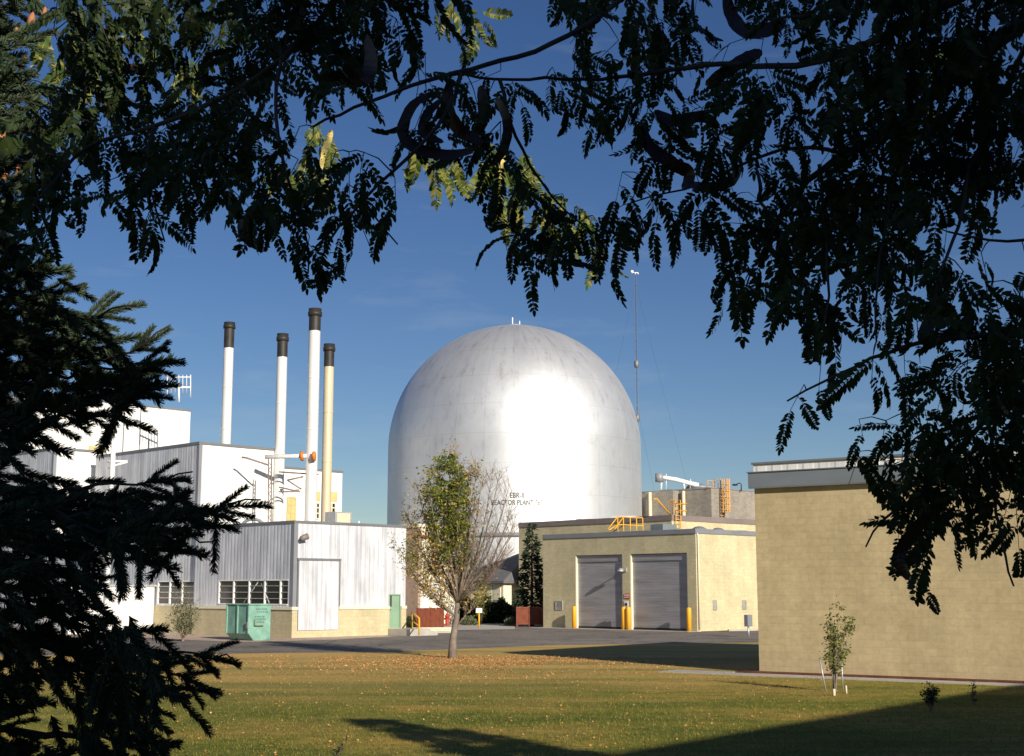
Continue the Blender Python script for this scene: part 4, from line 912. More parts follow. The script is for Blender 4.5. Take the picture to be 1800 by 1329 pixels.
# ------------------------------------------------------------------ autumn tree
def autumn_tree():
    rs = random.Random(5); base = gp(795, 1157); Y = base.y
    t = thing('autumn_tree', 'half bare autumn tree, green and gold leaves on the left, bare twigs on the right', 'tree', base)
    def W_(px, py, dy=0): return at(px, py, Y + dy) - base
    limbs = MB(); twigs = MB(); tips = []
    trunk = [W_(795, 1157), W_(796, 1130), W_(799, 1105), W_(803, 1085), W_(804, 1060)]
    limbs.tube([p + Vector((0, 0, -.1 if i == 0 else 0)) for i, p in enumerate(trunk)], [.185, .13, .115, .10, .085], 10)
    specs = [ # tip px,py, start index, bare prob, colour
        (702, 962, 3, 0), (716, 905, 4, 0), (722, 1000, 3, 0), (735, 862, 4, 0), (752, 835, 4, 0), (772, 812, 4, 0), (790, 800, 4, 0), (806, 808, 4, 0), (822, 840, 4, 0),
        (836, 822, 4, .5), (848, 828, 4, .6), (864, 838, 4, .9), (879, 828, 4, 1), (896, 850, 4, 1), (905, 872, 4, 1), (908, 905, 4, 1), (900, 935, 4, 1), (890, 965, 4, 1), (880, 985, 4, 1),
        (742, 1030, 3, 0), (760, 980, 4, 0), (765, 920, 4, 0), (752, 890, 4, 0), (785, 880, 4, 0), (812, 900, 4, 0), (840, 900, 4, .7), (862, 930, 4, .9), (732, 940, 4, 0), (830, 870, 4, .3), (775, 1050, 3, .2), (850, 1020, 2, .4)]
    leaves = {'g': [], 'y': []}
    def put_leaf(p, px, py, k):
        # green core, gold on the left and below
        d = math.hypot((px - 785) / 40, (py - 880) / 85)
        g = d < 1.0 or (abs(px - 800) < 28 and 900 < py < 990) or (px < 735 and 950 < py < 1010 and rs.random() < .8)
        g = g if rs.random() < .85 else not g
        if not g and py < 1000 and px > 830 and rs.random() < .5: return
        leaves['g' if g else 'y'].append((0, rand_frame(rs, np.array(p), rs.uniform(.09, .16), None, (rs.gauss(0, 1), rs.gauss(0, 1), rs.gauss(-.5, .6)))))
    def w2px(p):
        q = p + base; v = q - Vector((0, 0, EYE)); zc = v.y * cp + v.z * sp_; yc = -v.y * sp_ + v.z * cp
        return CX + F * v.x / zc, CY - F * yc / zc
    for tx, ty, si, bare in specs:
        s = trunk[si].copy(); dy = rs.uniform(-1.5, 1.5); e = W_(tx, ty, dy)
        d = e - s; mid = s + d * .45 + Vector((d.x * .12, dy * .1, -d.z * .06 + .0))
        mid2 = s + d * .75 + Vector((d.x * .1, 0, -d.z * .02))
        pts = [s, s + d * .2 + Vector((d.x * .06, 0, -.02)), mid, mid2, e]
        # wiggle
        pts = [p + Vector((rs.gauss(0, .03), rs.gauss(0, .03), 0)) if 0 < i < 4 else p for i, p in enumerate(pts)]
        ln = d.length; r0 = .018 + .007 * ln
        limbs.tube(pts, [r0, r0 * .8, r0 * .55, r0 * .32, .006], 7)
        def along(f):
            f *= 4; i = min(3, int(f)); return pts[i].lerp(pts[i + 1], f - i)
        n = int(9 + ln * 5)
        for i in range(n):
            f = rs.uniform(.22, 1); p = along(f); dd = (along(min(1, f + .05)) - along(max(0, f - .05))).normalized()
            side = Vector((rs.gauss(0, 1), rs.gauss(0, 1), 0)).normalized()
            l = rs.uniform(.35, 1.15) * (1.15 - f * .55); v = (dd * .7 + side * .55 + Vector((0, 0, .25))).normalized()
            q1 = p + v * l * .5; q2 = p + v * l + Vector((side.x * .05, side.y * .05, .1 * l))
            limbs.tube([p, q1, q2], [.009, .006, .003], 4, False)
            for j in range(5):
                g = rs.uniform(.2, 1); pp = p.lerp(q2, g); v2 = (v + Vector((rs.gauss(0, .5), rs.gauss(0, .5), rs.gauss(.1, .4)))).normalized(); l2 = rs.uniform(.12, .42)
                q3 = pp + v2 * l2; twigs.tube([pp, q3], [.0042, .002], 3, False)
                if rs.random() < (1 - bare):
                    nl = rs.randint(3, 7)
                    for _ in range(nl):
                        pl = pp.lerp(q3, rs.uniform(.1, 1.1)) + Vector((rs.gauss(0, .05), rs.gauss(0, .05), rs.gauss(0, .05))); a, b_ = w2px(pl); 
                        if (a < 735 and b_ > 1015): continue
                        dens = 1.0 if math.hypot((a - 785) / 42, (b_ - 880) / 90) < 1 else .34
                        if rs.random() < dens: put_leaf(pl, a, b_, 0)
                elif rs.random() < .04:
                    a, b_ = w2px(q3); leaves['y'].append((0, rand_frame(rs, np.array(q3), .08)))
    # extra foliage clumps: the dense green core
    for _ in range(6500):
        a = rs.gauss(787, 17); b_ = rs.gauss(872, 42); p = W_(a, b_, rs.gauss(0, .5))
        if noise.noise(Vector((a * .06, b_ * .05, 3.3))) < -.12: continue
        if 800 < b_ < 965: leaves['g' if rs.random() < .93 else 'y'].append((0, rand_frame(rs, np.array(p), rs.uniform(.09, .16), None, (rs.gauss(0, 1), rs.gauss(0, 1), rs.gauss(-.5, .6)))))
    for cx_, cy_, sx_, sy_, n_, pg in ((718, 975, 12, 14, 260, .7), (757, 990, 16, 25, 330, .15), (735, 935, 14, 20, 200, .2), (815, 955, 10, 22, 260, .7), (770, 955, 20, 22, 380, .3), (742, 1040, 7, 14, 60, .1), (848, 1035, 9, 10, 160, .5), (756, 900, 10, 22, 140, .5), (732, 885, 12, 14, 90, .4), (838, 838, 10, 10, 60, .2), (790, 1020, 18, 22, 160, .1)):
        for _ in range(int(n_ * 1.3)):
            p = W_(rs.gauss(cx_, sx_), rs.gauss(cy_, sy_), rs.gauss(0, .5)); leaves['g' if rs.random() < pg else 'y'].append((0, rand_frame(rs, np.array(p), rs.uniform(.06, .12), None, (rs.gauss(0, 1), rs.gauss(0, 1), rs.gauss(-.5, .6)))))
    limbs.build('trunk', M_BARK, t); twigs.build('twigs', M_TWIG, t)
    np_mesh('green_foliage', *stamp(LEAF1, leaves['g']), M_LGREEN, t); np_mesh('gold_foliage', *stamp(LEAF1, leaves['y']), M_LGOLD, t)
autumn_tree()

# ------------------------------------------------------------------ young tree and shrubs
def stem_shrub(name, label, cat, px, pyb, tips, n_leaf, size, m_leaf, m_bark=M_TWIG, spread=.06, r0=.02, twigs_per=8, tl=.2):
    rs = random.Random(int(px)); base = gp(px, pyb); Y = base.y; t = thing(name, label, cat, base)
    mb = MB(); leaves = []
    for tx, ty in tips:
        e = at(tx, ty, Y + rs.uniform(-.25, .25)) - base; s = Vector((rs.gauss(0, .02), rs.gauss(0, .02), 0)); m_ = s.lerp(e, .5) + Vector((-e.x * .15, 0, .05))
        mb.tube([s, m_, e], [r0, r0 * .6, .003], 6, False)
        for i in range(twigs_per):
            f = rs.uniform(.25, 1); p = (s.lerp(m_, f * 2) if f < .5 else m_.lerp(e, f * 2 - 1)); q = p + Vector((rs.gauss(0, .6), rs.gauss(0, .6), rs.uniform(.3, 1))).normalized() * rs.uniform(.4, 1) * tl
            mb.tube([p, q], [.005, .002], 3, False)
            for _ in range(n_leaf):
                pp = p.lerp(q, rs.uniform(.1, 1.1)) + Vector((rs.gauss(0, spread), rs.gauss(0, spread), rs.gauss(0, spread)))
                leaves.append((0, rand_frame(rs, np.array(pp), size * rs.uniform(.7, 1.3), None, (rs.gauss(0, 1), rs.gauss(0, 1), rs.gauss(-.2, .7)))))
    mb.build('stems', m_bark, t); np_mesh('foliage', *stamp(LEAF1, leaves), m_leaf, t); return t
yt = stem_shrub('young_tree', 'small staked young tree with sparse green leaves before the tan wall', 'tree', 1467, 1216,
                [(1458, 1062), (1475, 1068), (1497, 1078), (1452, 1090), (1487, 1095), (1466, 1120), (1455, 1150), (1480, 1150), (1470, 1100), (1503, 1090), (1462, 1085)], 9, .095, M_LYOUNG, M_BARK, .035, .014, 9, .3)
def stake(name, label, a, b_, r, m, grp, w_=None):
    A_ = gp(*b_); Bt = at(a[0], a[1], A_.y) - A_; k = MB(); k.tube([(0, 0, -.05), Bt], r, 6); o = k.build(name, m); o.location = A_; tag(o, label, 'stake', grp)
stake('support_stake', 'grey leaning stake left of the young tree', (1441, 1160), (1453, 1217), .016, M_GALV, 'grey support stakes')
stake('support_stake', 'grey upright stake right of the young tree', (1479, 1158), (1482, 1214), .016, M_GALV, 'grey support stakes')
stake('white_peg', 'short white peg at the foot of the young tree, the left one', (1466, 1211), (1466, 1223), .035, M_WOODP, 'short white pegs')
stake('white_peg', 'short slim white peg right of the young tree', (1487, 1205), (1488, 1219), .022, M_WOODP, 'short white pegs')
stem_shrub('garden_shrub', 'loose olive green shrub in front of the steel annex window', 'shrub', 322, 1127, [(x, y) for x, y in ((300, 1060), (310, 1040), (322, 1030), (334, 1038), (345, 1058), (295, 1085), (350, 1085), (305, 1075), (340, 1075), (318, 1055), (330, 1060), (322, 1085), (308, 1095), (338, 1098))], 9, .11, M_LOLIVE, M_TWIG, .09, .025, 12, .4)
stem_shrub('low_shrub', 'dark leafy shrub tip poking above the shaded lawn at right', 'shrub', 1638, 1250, [(1628, 1199), (1640, 1205), (1650, 1208), (1617, 1218), (1632, 1215), (1645, 1215)], 12, .06, M_HEDGE, M_TWIG, .03, .01, 8, .1)
stem_shrub('low_shrub', 'thin dark upright sprig above the shaded lawn at far right', 'shrub', 1711, 1240, [(1712, 1194), (1709, 1205), (1701, 1216), (1715, 1215)], 6, .05, M_HEDGE, M_TWIG, .012, .008, 5, .06)
stem_shrub('low_shrub', 'dark pointed sprig at the bottom edge of the lawn', 'shrub', 592, 1345, [(611, 1299), (597, 1312), (603, 1308), (588, 1322)], 6, .04, M_HEDGE, M_TWIG, .01, .008, 5, .05)
# hedge and bushes behind the gap
def bush(name, label, cat, px0, px1, pyb, pyt, Y, n, size, m, parent_part='foliage'):
    rs = random.Random(int(px0)); c0 = at(px0, 1038, Y); c1 = at(px1, 1038, Y); h = at(px0, pyt, Y).z
    t = thing(name, label, cat, ((c0.x + c1.x) / 2, Y, 0)); lv = []; hw = (c1.x - c0.x) / 2
    for _ in range(n):
        u = rs.uniform(-1, 1); v = rs.uniform(-1, 1); z = rs.uniform(0, 1); k = (.85 + .25 * math.sin(u * 9 + px0) * math.cos(u * 23)) * math.sqrt(max(.05, 1 - abs(u) ** 4))
        p = np.array([u * hw, v * .6, z * h * k]); lv.append((0, rand_frame(rs, p, size * rs.uniform(.7, 1.4))))
    np_mesh(parent_part, *stamp(LEAF1, lv), m, t)
    k = MB(); 
    for i in range(5): x = hw * (i - 2) / 2.6; k.tube([(x, 0, 0), (x * .9, .1, h * .7)], .03, 5)
    k.build('stems', M_BARKD, t); return t
bush('hedge', 'dark green hedge behind the sign on the yellow post', 'hedge', 782, 912, 1098, 1054, 104, 16000, .34, M_HEDGE)
bush('bush', 'small light green bush left of the sign post', 'bush', 812, 838, 1097, 1083, 97, 700, .14, M_LOLIVE)
bush('bush', 'small light green bush beside the herringbone screen', 'bush', 888, 904, 1097, 1084, 96, 400, .14, M_LOLIVE)
bush('bush', 'dark bush left of the plain board screen', 'bush', 713, 733, 1104, 1080, 92, 600, .14, M_HEDGE)
stem_shrub('small_tree', 'small green and gold tree behind the autumn tree fork', 'tree', 846, 1098, [(838, 1025), (848, 1020), (856, 1035), (832, 1045), (850, 1050)], 14, .16, M_LYOUNG, M_BARKD, .2, .05, 10, .5)

# ------------------------------------------------------------------ spruces
def twig_proto(Ln, n, nl, nw, seed, curve=-.06):
    rs = random.Random(seed); V = []; Fc = []
    def needle(p, d, l):
        b = np.cross(d, [rs.gauss(0, 1) for _ in range(3)]); b /= np.linalg.norm(b) + 1e-9; k = len(V)
        V.extend([p - b * nw / 2, p + b * nw / 2, p + d * l + b * nw * .3, p + d * l - b * nw * .3]); Fc.append((k, k + 1, k + 2, k + 3))
    for i in range(n):
        f = (i + rs.random()) / n; x = f * Ln; p = np.array([x, 0, curve * f * f])
        th = rs.uniform(0, 2 * math.pi); o = rs.uniform(.55, 1.0)
        d = np.array([.95, math.cos(th) * o, math.sin(th) * o * .9 + .12]); d /= np.linalg.norm(d); needle(p, d, nl * rs.uniform(.75, 1.15) * (1 if f < .93 else .8))
    # stem: three thin strips
    for s in range(3):
        a = s * 2.094; o = np.array([0, math.cos(a), math.sin(a)]) * .003; o2 = np.array([0, math.cos(a + 2.094), math.sin(a + 2.094)]) * .003
        for j in range(4):
            f0, f1 = j / 4, (j + 1) / 4; k = len(V)
            V.extend([np.array([f0 * Ln, 0, curve * f0 * f0]) + o, np.array([f1 * Ln, 0, curve * f1 * f1]) + o * .7, np.array([f1 * Ln, 0, curve * f1 * f1]) + o2 * .7, np.array([f0 * Ln, 0, curve * f0 * f0]) + o2]); Fc.append((k, k + 1, k + 2, k + 3))
    return np.array(V), np.array(Fc, dtype=np.int32)
def far_spruce(name, label, base, H, Rb, m, n=2600, part='foliage', seed=3, nm=.3):
    rs = random.Random(seed); t = thing(name, label, 'tree', base); k = MB(); k.tube([(0, 0, -.1), (0, 0, H * .95)], [.02 * H, .01], 8); k.build('trunk', M_BARKD, t)
    lv = []; br = MB()
    layers = int(H * 4.5)
    for i in range(layers):
        z = H * (.06 + .92 * i / layers); r = Rb * (1 - (z / H)) ** .85 * rs.uniform(.8, 1.12) + .06
        nb = 6 + int(r * 5)
        for j in range(nb):
            th = rs.uniform(0, 6.283); rr = r * rs.uniform(.7, 1.1); d = Vector((math.cos(th), math.sin(th), -.18)); p0 = Vector((0, 0, z)); p1 = p0 + d * rr + Vector((0, 0, .12 * rr * rr / max(Rb, .1)))
            for q in range(int(6 + rr * n / 160)):
                f = rs.uniform(.15, 1); p = p0.lerp(p1, f); s_ = Vector((-d.y, d.x, 0)) * rs.gauss(0, .22) * rr * (1.1 - f) + Vector((0, 0, rs.gauss(-.03, .05)))
                dd = (d + s_ * 2 + Vector((0, 0, rs.gauss(-.1, .25)))).normalized(); lv.append((0, rand_frame(rs, np.array(p + s_), nm * rs.uniform(.6, 1.2), None, dd)))
    np_mesh(part, *stamp([leaf_simple(1, .36)], lv), m, t); return t
q = gp(936, 1099); far_spruce('spruce_tree', 'narrow dark spruce standing against the cream rear building', Vector((at(935, 1038, 95).x, 95, 0)), at(936, 912, 95).z, 1.45, M_NEEDLEF, 1700, nm=.3)
tipg = gp(590, 1257); Hs = 9.5
bs = tipg - sh2 * Hs
far_spruce('spruce_tree', 'tall spruce outside the right edge casting the pointed shade on the lawn', Vector((bs.x, bs.y, 0)), Hs, 2.4, M_NEEDLEF, 1500, seed=9, nm=.42)

# ------------------------------------------------------------------ density driven placing of near foliage
def grid_from(rows, ncol):
    a = np.zeros((len(rows), ncol))
    for i, r in enumerate(rows):
        r = r.replace(' ', '')
        for j, c_ in enumerate(r): a[i, j] = int(c_) / 9.0
    return a
def upsample(a, k=4):     # 40 px cells -> 10 px cells, bilinear
    h, w_ = a.shape; yy = (np.arange(h * k) + .5) / k - .5; xx = (np.arange(w_ * k) + .5) / k - .5
    y0 = np.clip(np.floor(yy).astype(int), 0, h - 1); y1 = np.clip(y0 + 1, 0, h - 1); fy = np.clip(yy - y0, 0, 1)[:, None]
    x0 = np.clip(np.floor(xx).astype(int), 0, w_ - 1); x1 = np.clip(x0 + 1, 0, w_ - 1); fx = np.clip(xx - x0, 0, 1)[None, :]
    return (a[np.ix_(y0, x0)] * (1 - fy) * (1 - fx) + a[np.ix_(y1, x0)] * fy * (1 - fx) + a[np.ix_(y0, x1)] * (1 - fy) * fx + a[np.ix_(y1, x1)] * fy * fx)
LG = [
 '003897777979997978440101689758428764899997688'[:0] + '235897777979997978445010689758428764898997688',
 '226997786877987885614500285597732179826999965',
 '213987678478986986315100048697942010995788992',
 '225996971699549954353211485597454448998979974',
 '237974437998485432667656777883458998688865999',
 '369986789999510003777735378675687867677999999',
 '389758998898522224656531133374566755669999999',
 '387536998996435352433441000027373555687999999',
 '287835887986466652423443001664243377889999984',
 '286716664678667463122556634556742687889996341',
 '273303540145765453010666664465459988898731211'[:45],
 '362000430000147434123000464461343599888895541',
 '330000010000006000000004203000069778788575724',
 '000000000000003000000002000000056566758747547',
 '000000000000000000000000000000024226556365678',
 '000000000000000000000000000000000005323357789',
 '000000000000000000000000000000000003135566789',
 '000000000000000000000000000000000024433576789',
 '000000000000000000000000000000000364312677789',
 '000000000000000000000000000000000120035788789'[:45],
 '000000000000000000000000000000000000055798877',
 '000000000000000000000000000000000000024599756',
 '000000000000000000000000000000000000000699865',
 '000000000000000000000000000000000000004587555',
 '000000000000000000000000000000000000001551244',
 '000000000000000000000000000000000000000340032']
def lgset(row, vals):
    l = list(LG[row].ljust(45, '0'))
    for c_, v_ in vals: l[c_] = str(v_)
    LG[row] = ''.join(l)
lgset(10, [(22, 8), (23, 8), (24, 8), (25, 8), (26, 8)]); lgset(11, [(7, 6), (13, 9), (22, 6), (23, 9), (24, 6), (25, 6), (26, 8)]); lgset(12, [(7, 2), (13, 5), (23, 6), (26, 3), (24, 2)]); lgset(13, [(13, 0), (23, 1)])
LG = [r.ljust(45, '0')[:45] for r in LG]
SG = ['96100000000', '87200000000', '83100000000', '94100000000', '95200000000', '84100000000', '75200000000', '94100000000', '95320000000', '94200000000', '95100000000', '85100000000',
      '77660000000', '99856510000', '99986333000', '99974686200', '98689993000', '99999973000', '99877520000', '86322000000', '41100000200', '99845886400', '99999999865', '99999999870', '98786676330',
      '87998631000', '87985100000', '88767430000', '86678996420', '88778988752', '86457986760', '72137854000', '96468865000', '96468865000']

def project(p):
    v = Vector(p) - Vector((0, 0, EYE)); zc = v.y * cp + v.z * sp_; yc = -v.y * sp_ + v.z * cp
    return CX + F * v.x / zc, CY - F * yc / zc

# ---- honey locust
def leaf_proto(Ln, pairs, ll, lw, seed, droop):
    rs = random.Random(seed); V = []; Fc = []
    def P_(f): a = droop * f; r = Ln / max(droop, 1e-3); return np.array([r * math.sin(a), 0, -r * (1 - math.cos(a))]), np.array([math.cos(a), 0, -math.sin(a)])
    def leaflet(p, d, l, w_, nrm):
        s = np.cross(nrm, d); s /= np.linalg.norm(s) + 1e-9; k = len(V)
        V.extend([p, p + d * l * .3 + s * w_ * .5, p + d * l * .3 - s * w_ * .5, p + d * l * .75 + s * w_ * .36 - nrm * l * .04, p + d * l * .75 - s * w_ * .36 - nrm * l * .04, p + d * l - nrm * l * .1])
        Fc.extend([(k, k + 2, k + 4, k + 3), (k, k + 3, k + 1, k), (k + 3, k + 4, k + 5, k + 3)][:0] + [(k + 1, k + 2, k + 4, k + 3)]); tris.extend([(k, k + 2, k + 1), (k + 3, k + 4, k + 5)])
    tris = []
    for i in range(pairs):
        f = (i + .8) / (pairs + .3); p, tdir = P_(f)
        for s_ in (-1, 1):
            a = R(rs.uniform(48, 68)); y = np.array([0, s_, 0]); d = tdir * math.cos(a) + y * math.sin(a) + np.array([0, 0, -.28]); d /= np.linalg.norm(d)
            nrm = np.array([0, 0, 1.]) + np.array([rs.gauss(0, .35), rs.gauss(0, .35), 0]); nrm /= np.linalg.norm(nrm)
            sc = (1 - .35 * abs(f - .5) * 2) * rs.uniform(.85, 1.1)
            if rs.random() < .04: continue
            leaflet(p, d, ll * sc, lw * sc, nrm)
    p, tdir = P_(1.0); leaflet(p, tdir, ll * .8, lw * .8, np.array([0, 0, 1.]))
    # rachis as thin quads
    for j in range(5):
        p0, _ = P_(j / 5); p1, _ = P_((j + 1) / 5); wv = np.array([0, .0008, 0]); k = len(V); V.extend([p0 - wv, p0 + wv, p1 + wv * .6, p1 - wv * .6]); Fc.append((k, k + 1, k + 2, k + 3))
    Fq = [tuple(f) for f in Fc]
    return np.array(V), Fq, tris
def locust():
    rs = random.Random(21); nr = np.random.default_rng(5)
    tgt = upsample(grid_from(LG, 45)); tgt = np.vstack([np.repeat(tgt[:1], 6, 0), tgt]); OFF = 6     # 60 px above the frame
    tgt = np.hstack([tgt, np.repeat(tgt[:, -1:], 8, 1)])
    tgt = np.clip((tgt - .11) * 1.15, 0, .985)
    cov = np.zeros_like(tgt); H_, W__ = tgt.shape
    root = thing('honey_locust', 'honey locust tree hanging dark pinnate leaves and curled pods across the top of the view', 'tree', (3.6, 1.6, 0))
    rootp = Vector((3.6, 1.6, 0))
    def depth(px, py): return 2.65 + .30 * math.sin(px * .006 + 1) + .22 * math.sin(py * .011 + px * .003)
    def Wp(px, py, dd=0): return at(px, py, depth(px, py) + dd)
    br = MB()
    lines = [([(550, 221), (620, 190), (700, 160), (770, 133), (830, 124), (900, 97), (945, 95), (1000, 60), (1060, 30), (1150, -60)], .0022, .007),
             ([(790, 128), (870, 141), (990, 139), (1060, 141), (1160, 124), (1265, 112), (1400, 120), (1520, 80), (1700, -10)], .0022, .009),
             ([(1330, 430), (1400, 345), (1440, 290), (1500, 272), (1600, 200), (1700, 110), (1830, 20), (2000, -60)], .004, .022),
             ([(1350, 36), (1420, 32), (1465, 5), (1500, -30)], .002, .005),
             ([(1410, 90), (1420, 35)], .002, .003),
             ([(1065, 425), (1000, 380), (965, 345), (930, 290), (905, 240), (890, 190), (880, 140)], .0018, .004),
             ([(560, 470), (590, 400), (640, 350), (690, 300), (735, 262), (790, 200), (810, 130)], .0018, .004),
             ([(1110, 355), (1150, 345), (1230, 325), (1300, 290), (1400, 250), (1480, 270)], .0018, .005),
             ([(1665, 407), (1700, 420), (1745, 427), (1800, 424), (1900, 400)], .0018, .004),
             ([(1385, 705), (1450, 670), (1500, 642), (1560, 620), (1620, 600), (1700, 590), (1800, 588), (1950, 540)], .0018, .007),
             ([(1520, 960), (1545, 905), (1600, 890), (1680, 800), (1760, 700), (1850, 600)], .0016, .008),
             ([(60, 360), (150, 250), (270, 225), (400, 170), (480, 120), (560, 40), (640, -60)], .003, .008),
             ([(290, 425), (280, 380), (250, 280), (270, 225)], .0016, .003), ([(541, 480), (545, 430), (500, 300), (480, 180), (500, 60), (560, -40)], .0016, .005),
             ([(950, 470), (940, 440), (1000, 385)], .0014, .002), ([(700, 430), (650, 380), (640, 350)], .0014, .002),
             ([(1298, 540), (1310, 500), (1360, 400), (1400, 345)], .0016, .003), ([(1440, 640), (1460, 520), (1450, 400), (1440, 290)], .0016, .004), ([(1540, 600), (1540, 480), (1560, 380), (1600, 200)], .0016, .004),
             ([(1650, 620), (1640, 500), (1690, 400), (1700, 300), (1750, 200), (1830, 20)], .0016, .006), ([(1780, 1030), (1750, 900), (1740, 760), (1790, 640), (1850, 600)], .0016, .006)]
    nodes = []
    for ln, r0, r1 in lines:
        pts = []
        for (a, b_), (c_, d_) in zip(ln, ln[1:]):
            n = max(1, int(math.hypot(c_ - a, d_ - b_) / 25))
            for i in range(n): f = i / n; pts.append((a + (c_ - a) * f, b_ + (d_ - b_) * f))
        pts.append(ln[-1]); W3 = []
        for _ in range(3): pts = [pts[0]] + [((pts[i-1][0]+pts[i][0]*2+pts[i+1][0])/4, (pts[i-1][1]+pts[i][1]*2+pts[i+1][1])/4) for i in range(1, len(pts)-1)] + [pts[-1]]
        for i, (a, b_) in enumerate(pts):
            a += rs.gauss(0, 1.2); b_ += rs.gauss(0, 1.2); p = Wp(a, b_); W3.append(p); nodes.append((a, b_, p))
        br.tube(W3, [r0 + (r1 - r0) * i / (len(W3) - 1) for i in range(len(W3))], 7)
        # nodding thorns / knots
    # big limbs to the trunk
    top = Vector((3.0, 2.1, 3.6))
    for (a, b_), r in (((2000, -60), .03), ((1850, 600), .014), ((1700, -10), .014), ((1150, -60), .012), ((640, -60), .012), ((1950, 540), .01), ((1900, 400), .006)):
        p = Wp(a, b_); m_ = p.lerp(top, .5) + Vector((0, 0, .25)); br.tube([p, m_, top], [r * .7, r, .05], 8)
    br.tube([rootp, rootp + Vector((-.1, .1, 1.2)), rootp + Vector((-.35, .3, 2.6)), top, top + Vector((.1, .2, 2.0)), top + Vector((.5, .4, 4.0))], [.2, .16, .13, .10, .07, .03], 12)
    protos = [leaf_proto(rs.uniform(.105, .135), rs.randint(12, 16), rs.uniform(.021, .027), rs.uniform(.0100, .0125), s, rs.uniform(.5, 1.6)) for s in range(16)]
    P2 = [(V, np.array([f for f in Fq], dtype=np.int32), np.array(tr, dtype=np.int32)) for V, Fq, tr in protos]
    insts = []; used = 0
    def foot(b0, ang, Lp, curve, wd=9):
        c_ = set(); x, y = b0; a = ang
        for k in range(9):
            for o in (-wd, 0, wd):
                c_.add((int((y + o * math.cos(a)) // 10) + OFF, int((x - o * math.sin(a)) // 10)))
            x += math.cos(a) * Lp / 9; y += math.sin(a) * Lp / 9; a += (math.pi / 2 - a) * curve
        return [(i, j) for i, j in c_ if 0 <= i < H_ and 0 <= j < W__], (x, y)
    def try_leaf(px, py, ang, Lp, force=False, q=.50):
        cells, end = foot((px, py), ang, Lp, .12)
        if not cells: return False
        ii = np.array([c_[0] for c_ in cells]); jj = np.array([c_[1] for c_ in cells])
        o = cov[ii, jj]; n = 1 - (1 - o) * (1 - q); t_ = tgt[ii, jj]
        wt_ = np.where(t_ < .06, 3.0, 1.0); e = (wt_ * ((t_ - n) ** 2 - (t_ - o) ** 2)).sum()
        if e < -.02 * 0 - .15 or force: cov[ii, jj] = n; return True
        return False
    twig = MB(); yl = []
    def emit(px, py, ang, Lp, dd, store, P3):
        # world leaf: base at P3, pointing along screen angle ang with some depth component
        Lm = Lp / F * P3.y
        i = rs.randrange(len(P2)); V = P2[i][0]; s = Lm / .122
        dx, dz = math.cos(ang), -math.sin(ang); yaw = rs.gauss(0, .2)
        d = np.array([dx, yaw, dz]); d /= np.linalg.norm(d)
        # leaf plane: droop direction is local -z, so bend towards gravity; roll randomly about d
        down = np.array([0, 0, -1.0]); z = -(down - d * d.dot(down)); 
        if np.linalg.norm(z) < .25: z = np.array([rs.choice((-1, 1)) * .5, -.8 + rs.gauss(0, .4), 0.]); z -= d * d.dot(z)
        z /= np.linalg.norm(z)
        cam_ = np.array([0, -1, 0.]); roll_ = rs.gauss(0, .75); y = np.cross(z, d)
        z2 = z * math.cos(roll_) + y * math.sin(roll_)
        # turn the blade partly towards the viewer so leaflets fan out
        z2 = z2 * .55 + cam_ * rs.uniform(.4, 1.5) * rs.choice((1, 1, -1)); z2 -= d * d.dot(z2); z2 /= np.linalg.norm(z2) + 1e-9
        y2 = np.cross(z2, d); store.append((i, frame(d, y2, z2, np.array(P3), s)))
    P_flat = tgt.ravel()
    bounds_y = H_ * 10
    allnodes = list(nodes)
    for it in range(17000):
        res = np.clip(tgt - cov, 0, 1) ** 1.5
        if it % 25 == 0: pr = res.ravel() / res.sum(); picks = nr.choice(len(pr), 25, p=pr)
        k = picks[it % 25]; i, j = divmod(int(k), W__); cx_, cy_ = j * 10 + rs.uniform(0, 10), (i - OFF) * 10 + rs.uniform(0, 10)
        # a bipinnate leaf: a short rachis hanging from its node with paired fronds that arch downwards
        th = math.pi / 2 + rs.gauss(0, .5); Lr = rs.uniform(25, 80); npx = cx_ - math.cos(th) * Lr * .5 + rs.gauss(0, 6); npy = cy_ - math.sin(th) * Lr * .5 - rs.uniform(5, 50); fan = []
        kp = rs.randint(1, 4); sc_ = rs.uniform(.75, 1.15)
        cand = [(1.0, 0.0)] + [((q_ + .6) / (kp + .3), sg_ * R(rs.uniform(48, 66) - 26 * q_ / kp)) for q_ in range(kp) for sg_ in (-1, 1)]
        for f_, da in cand:
            bx_, by_ = npx + math.cos(th) * Lr * f_, npy + math.sin(th) * Lr * f_; ang = th + da + rs.gauss(0, .08); Lp = rs.uniform(84, 128) * sc_
            if try_leaf(bx_, by_, ang, Lp): fan.append((bx_, by_, ang, Lp))
        if not fan: continue
        # join to nearest existing node
        best = min(allnodes, key=lambda n_: (n_[0] - npx) ** 2 + ((n_[1] - npy) * (1 if n_[1] < npy else 1.6)) ** 2)
        P3 = Wp(npx, npy, rs.gauss(0, .10))
        dpx = math.hypot(best[0] - npx, best[1] - npy)
        if dpx > 60: P3 = P3.lerp(at(npx, npy, best[2].y), .5)
        m_ = best[2].lerp(P3, .5) + Vector((0, 0, .012 * min(1, dpx / 100)))
        if dpx < 170: twig.tube([best[2], m_, P3], [.0013, .0011, .0008], 4, False)
        allnodes.append((npx, npy, P3))
        ddp = P3.y - depth(npx, npy)
        if any(math.hypot(u_[0] - npx, u_[1] - npy) > 8 for u_ in fan): twig.tube([P3, at(npx + math.cos(th) * Lr, npy + math.sin(th) * Lr, P3.y)], [.0009, .0006], 3, False)
        for bx_, by_, ang, Lp in fan: emit(bx_, by_, ang, Lp, 0, insts, at(bx_, by_, P3.y))
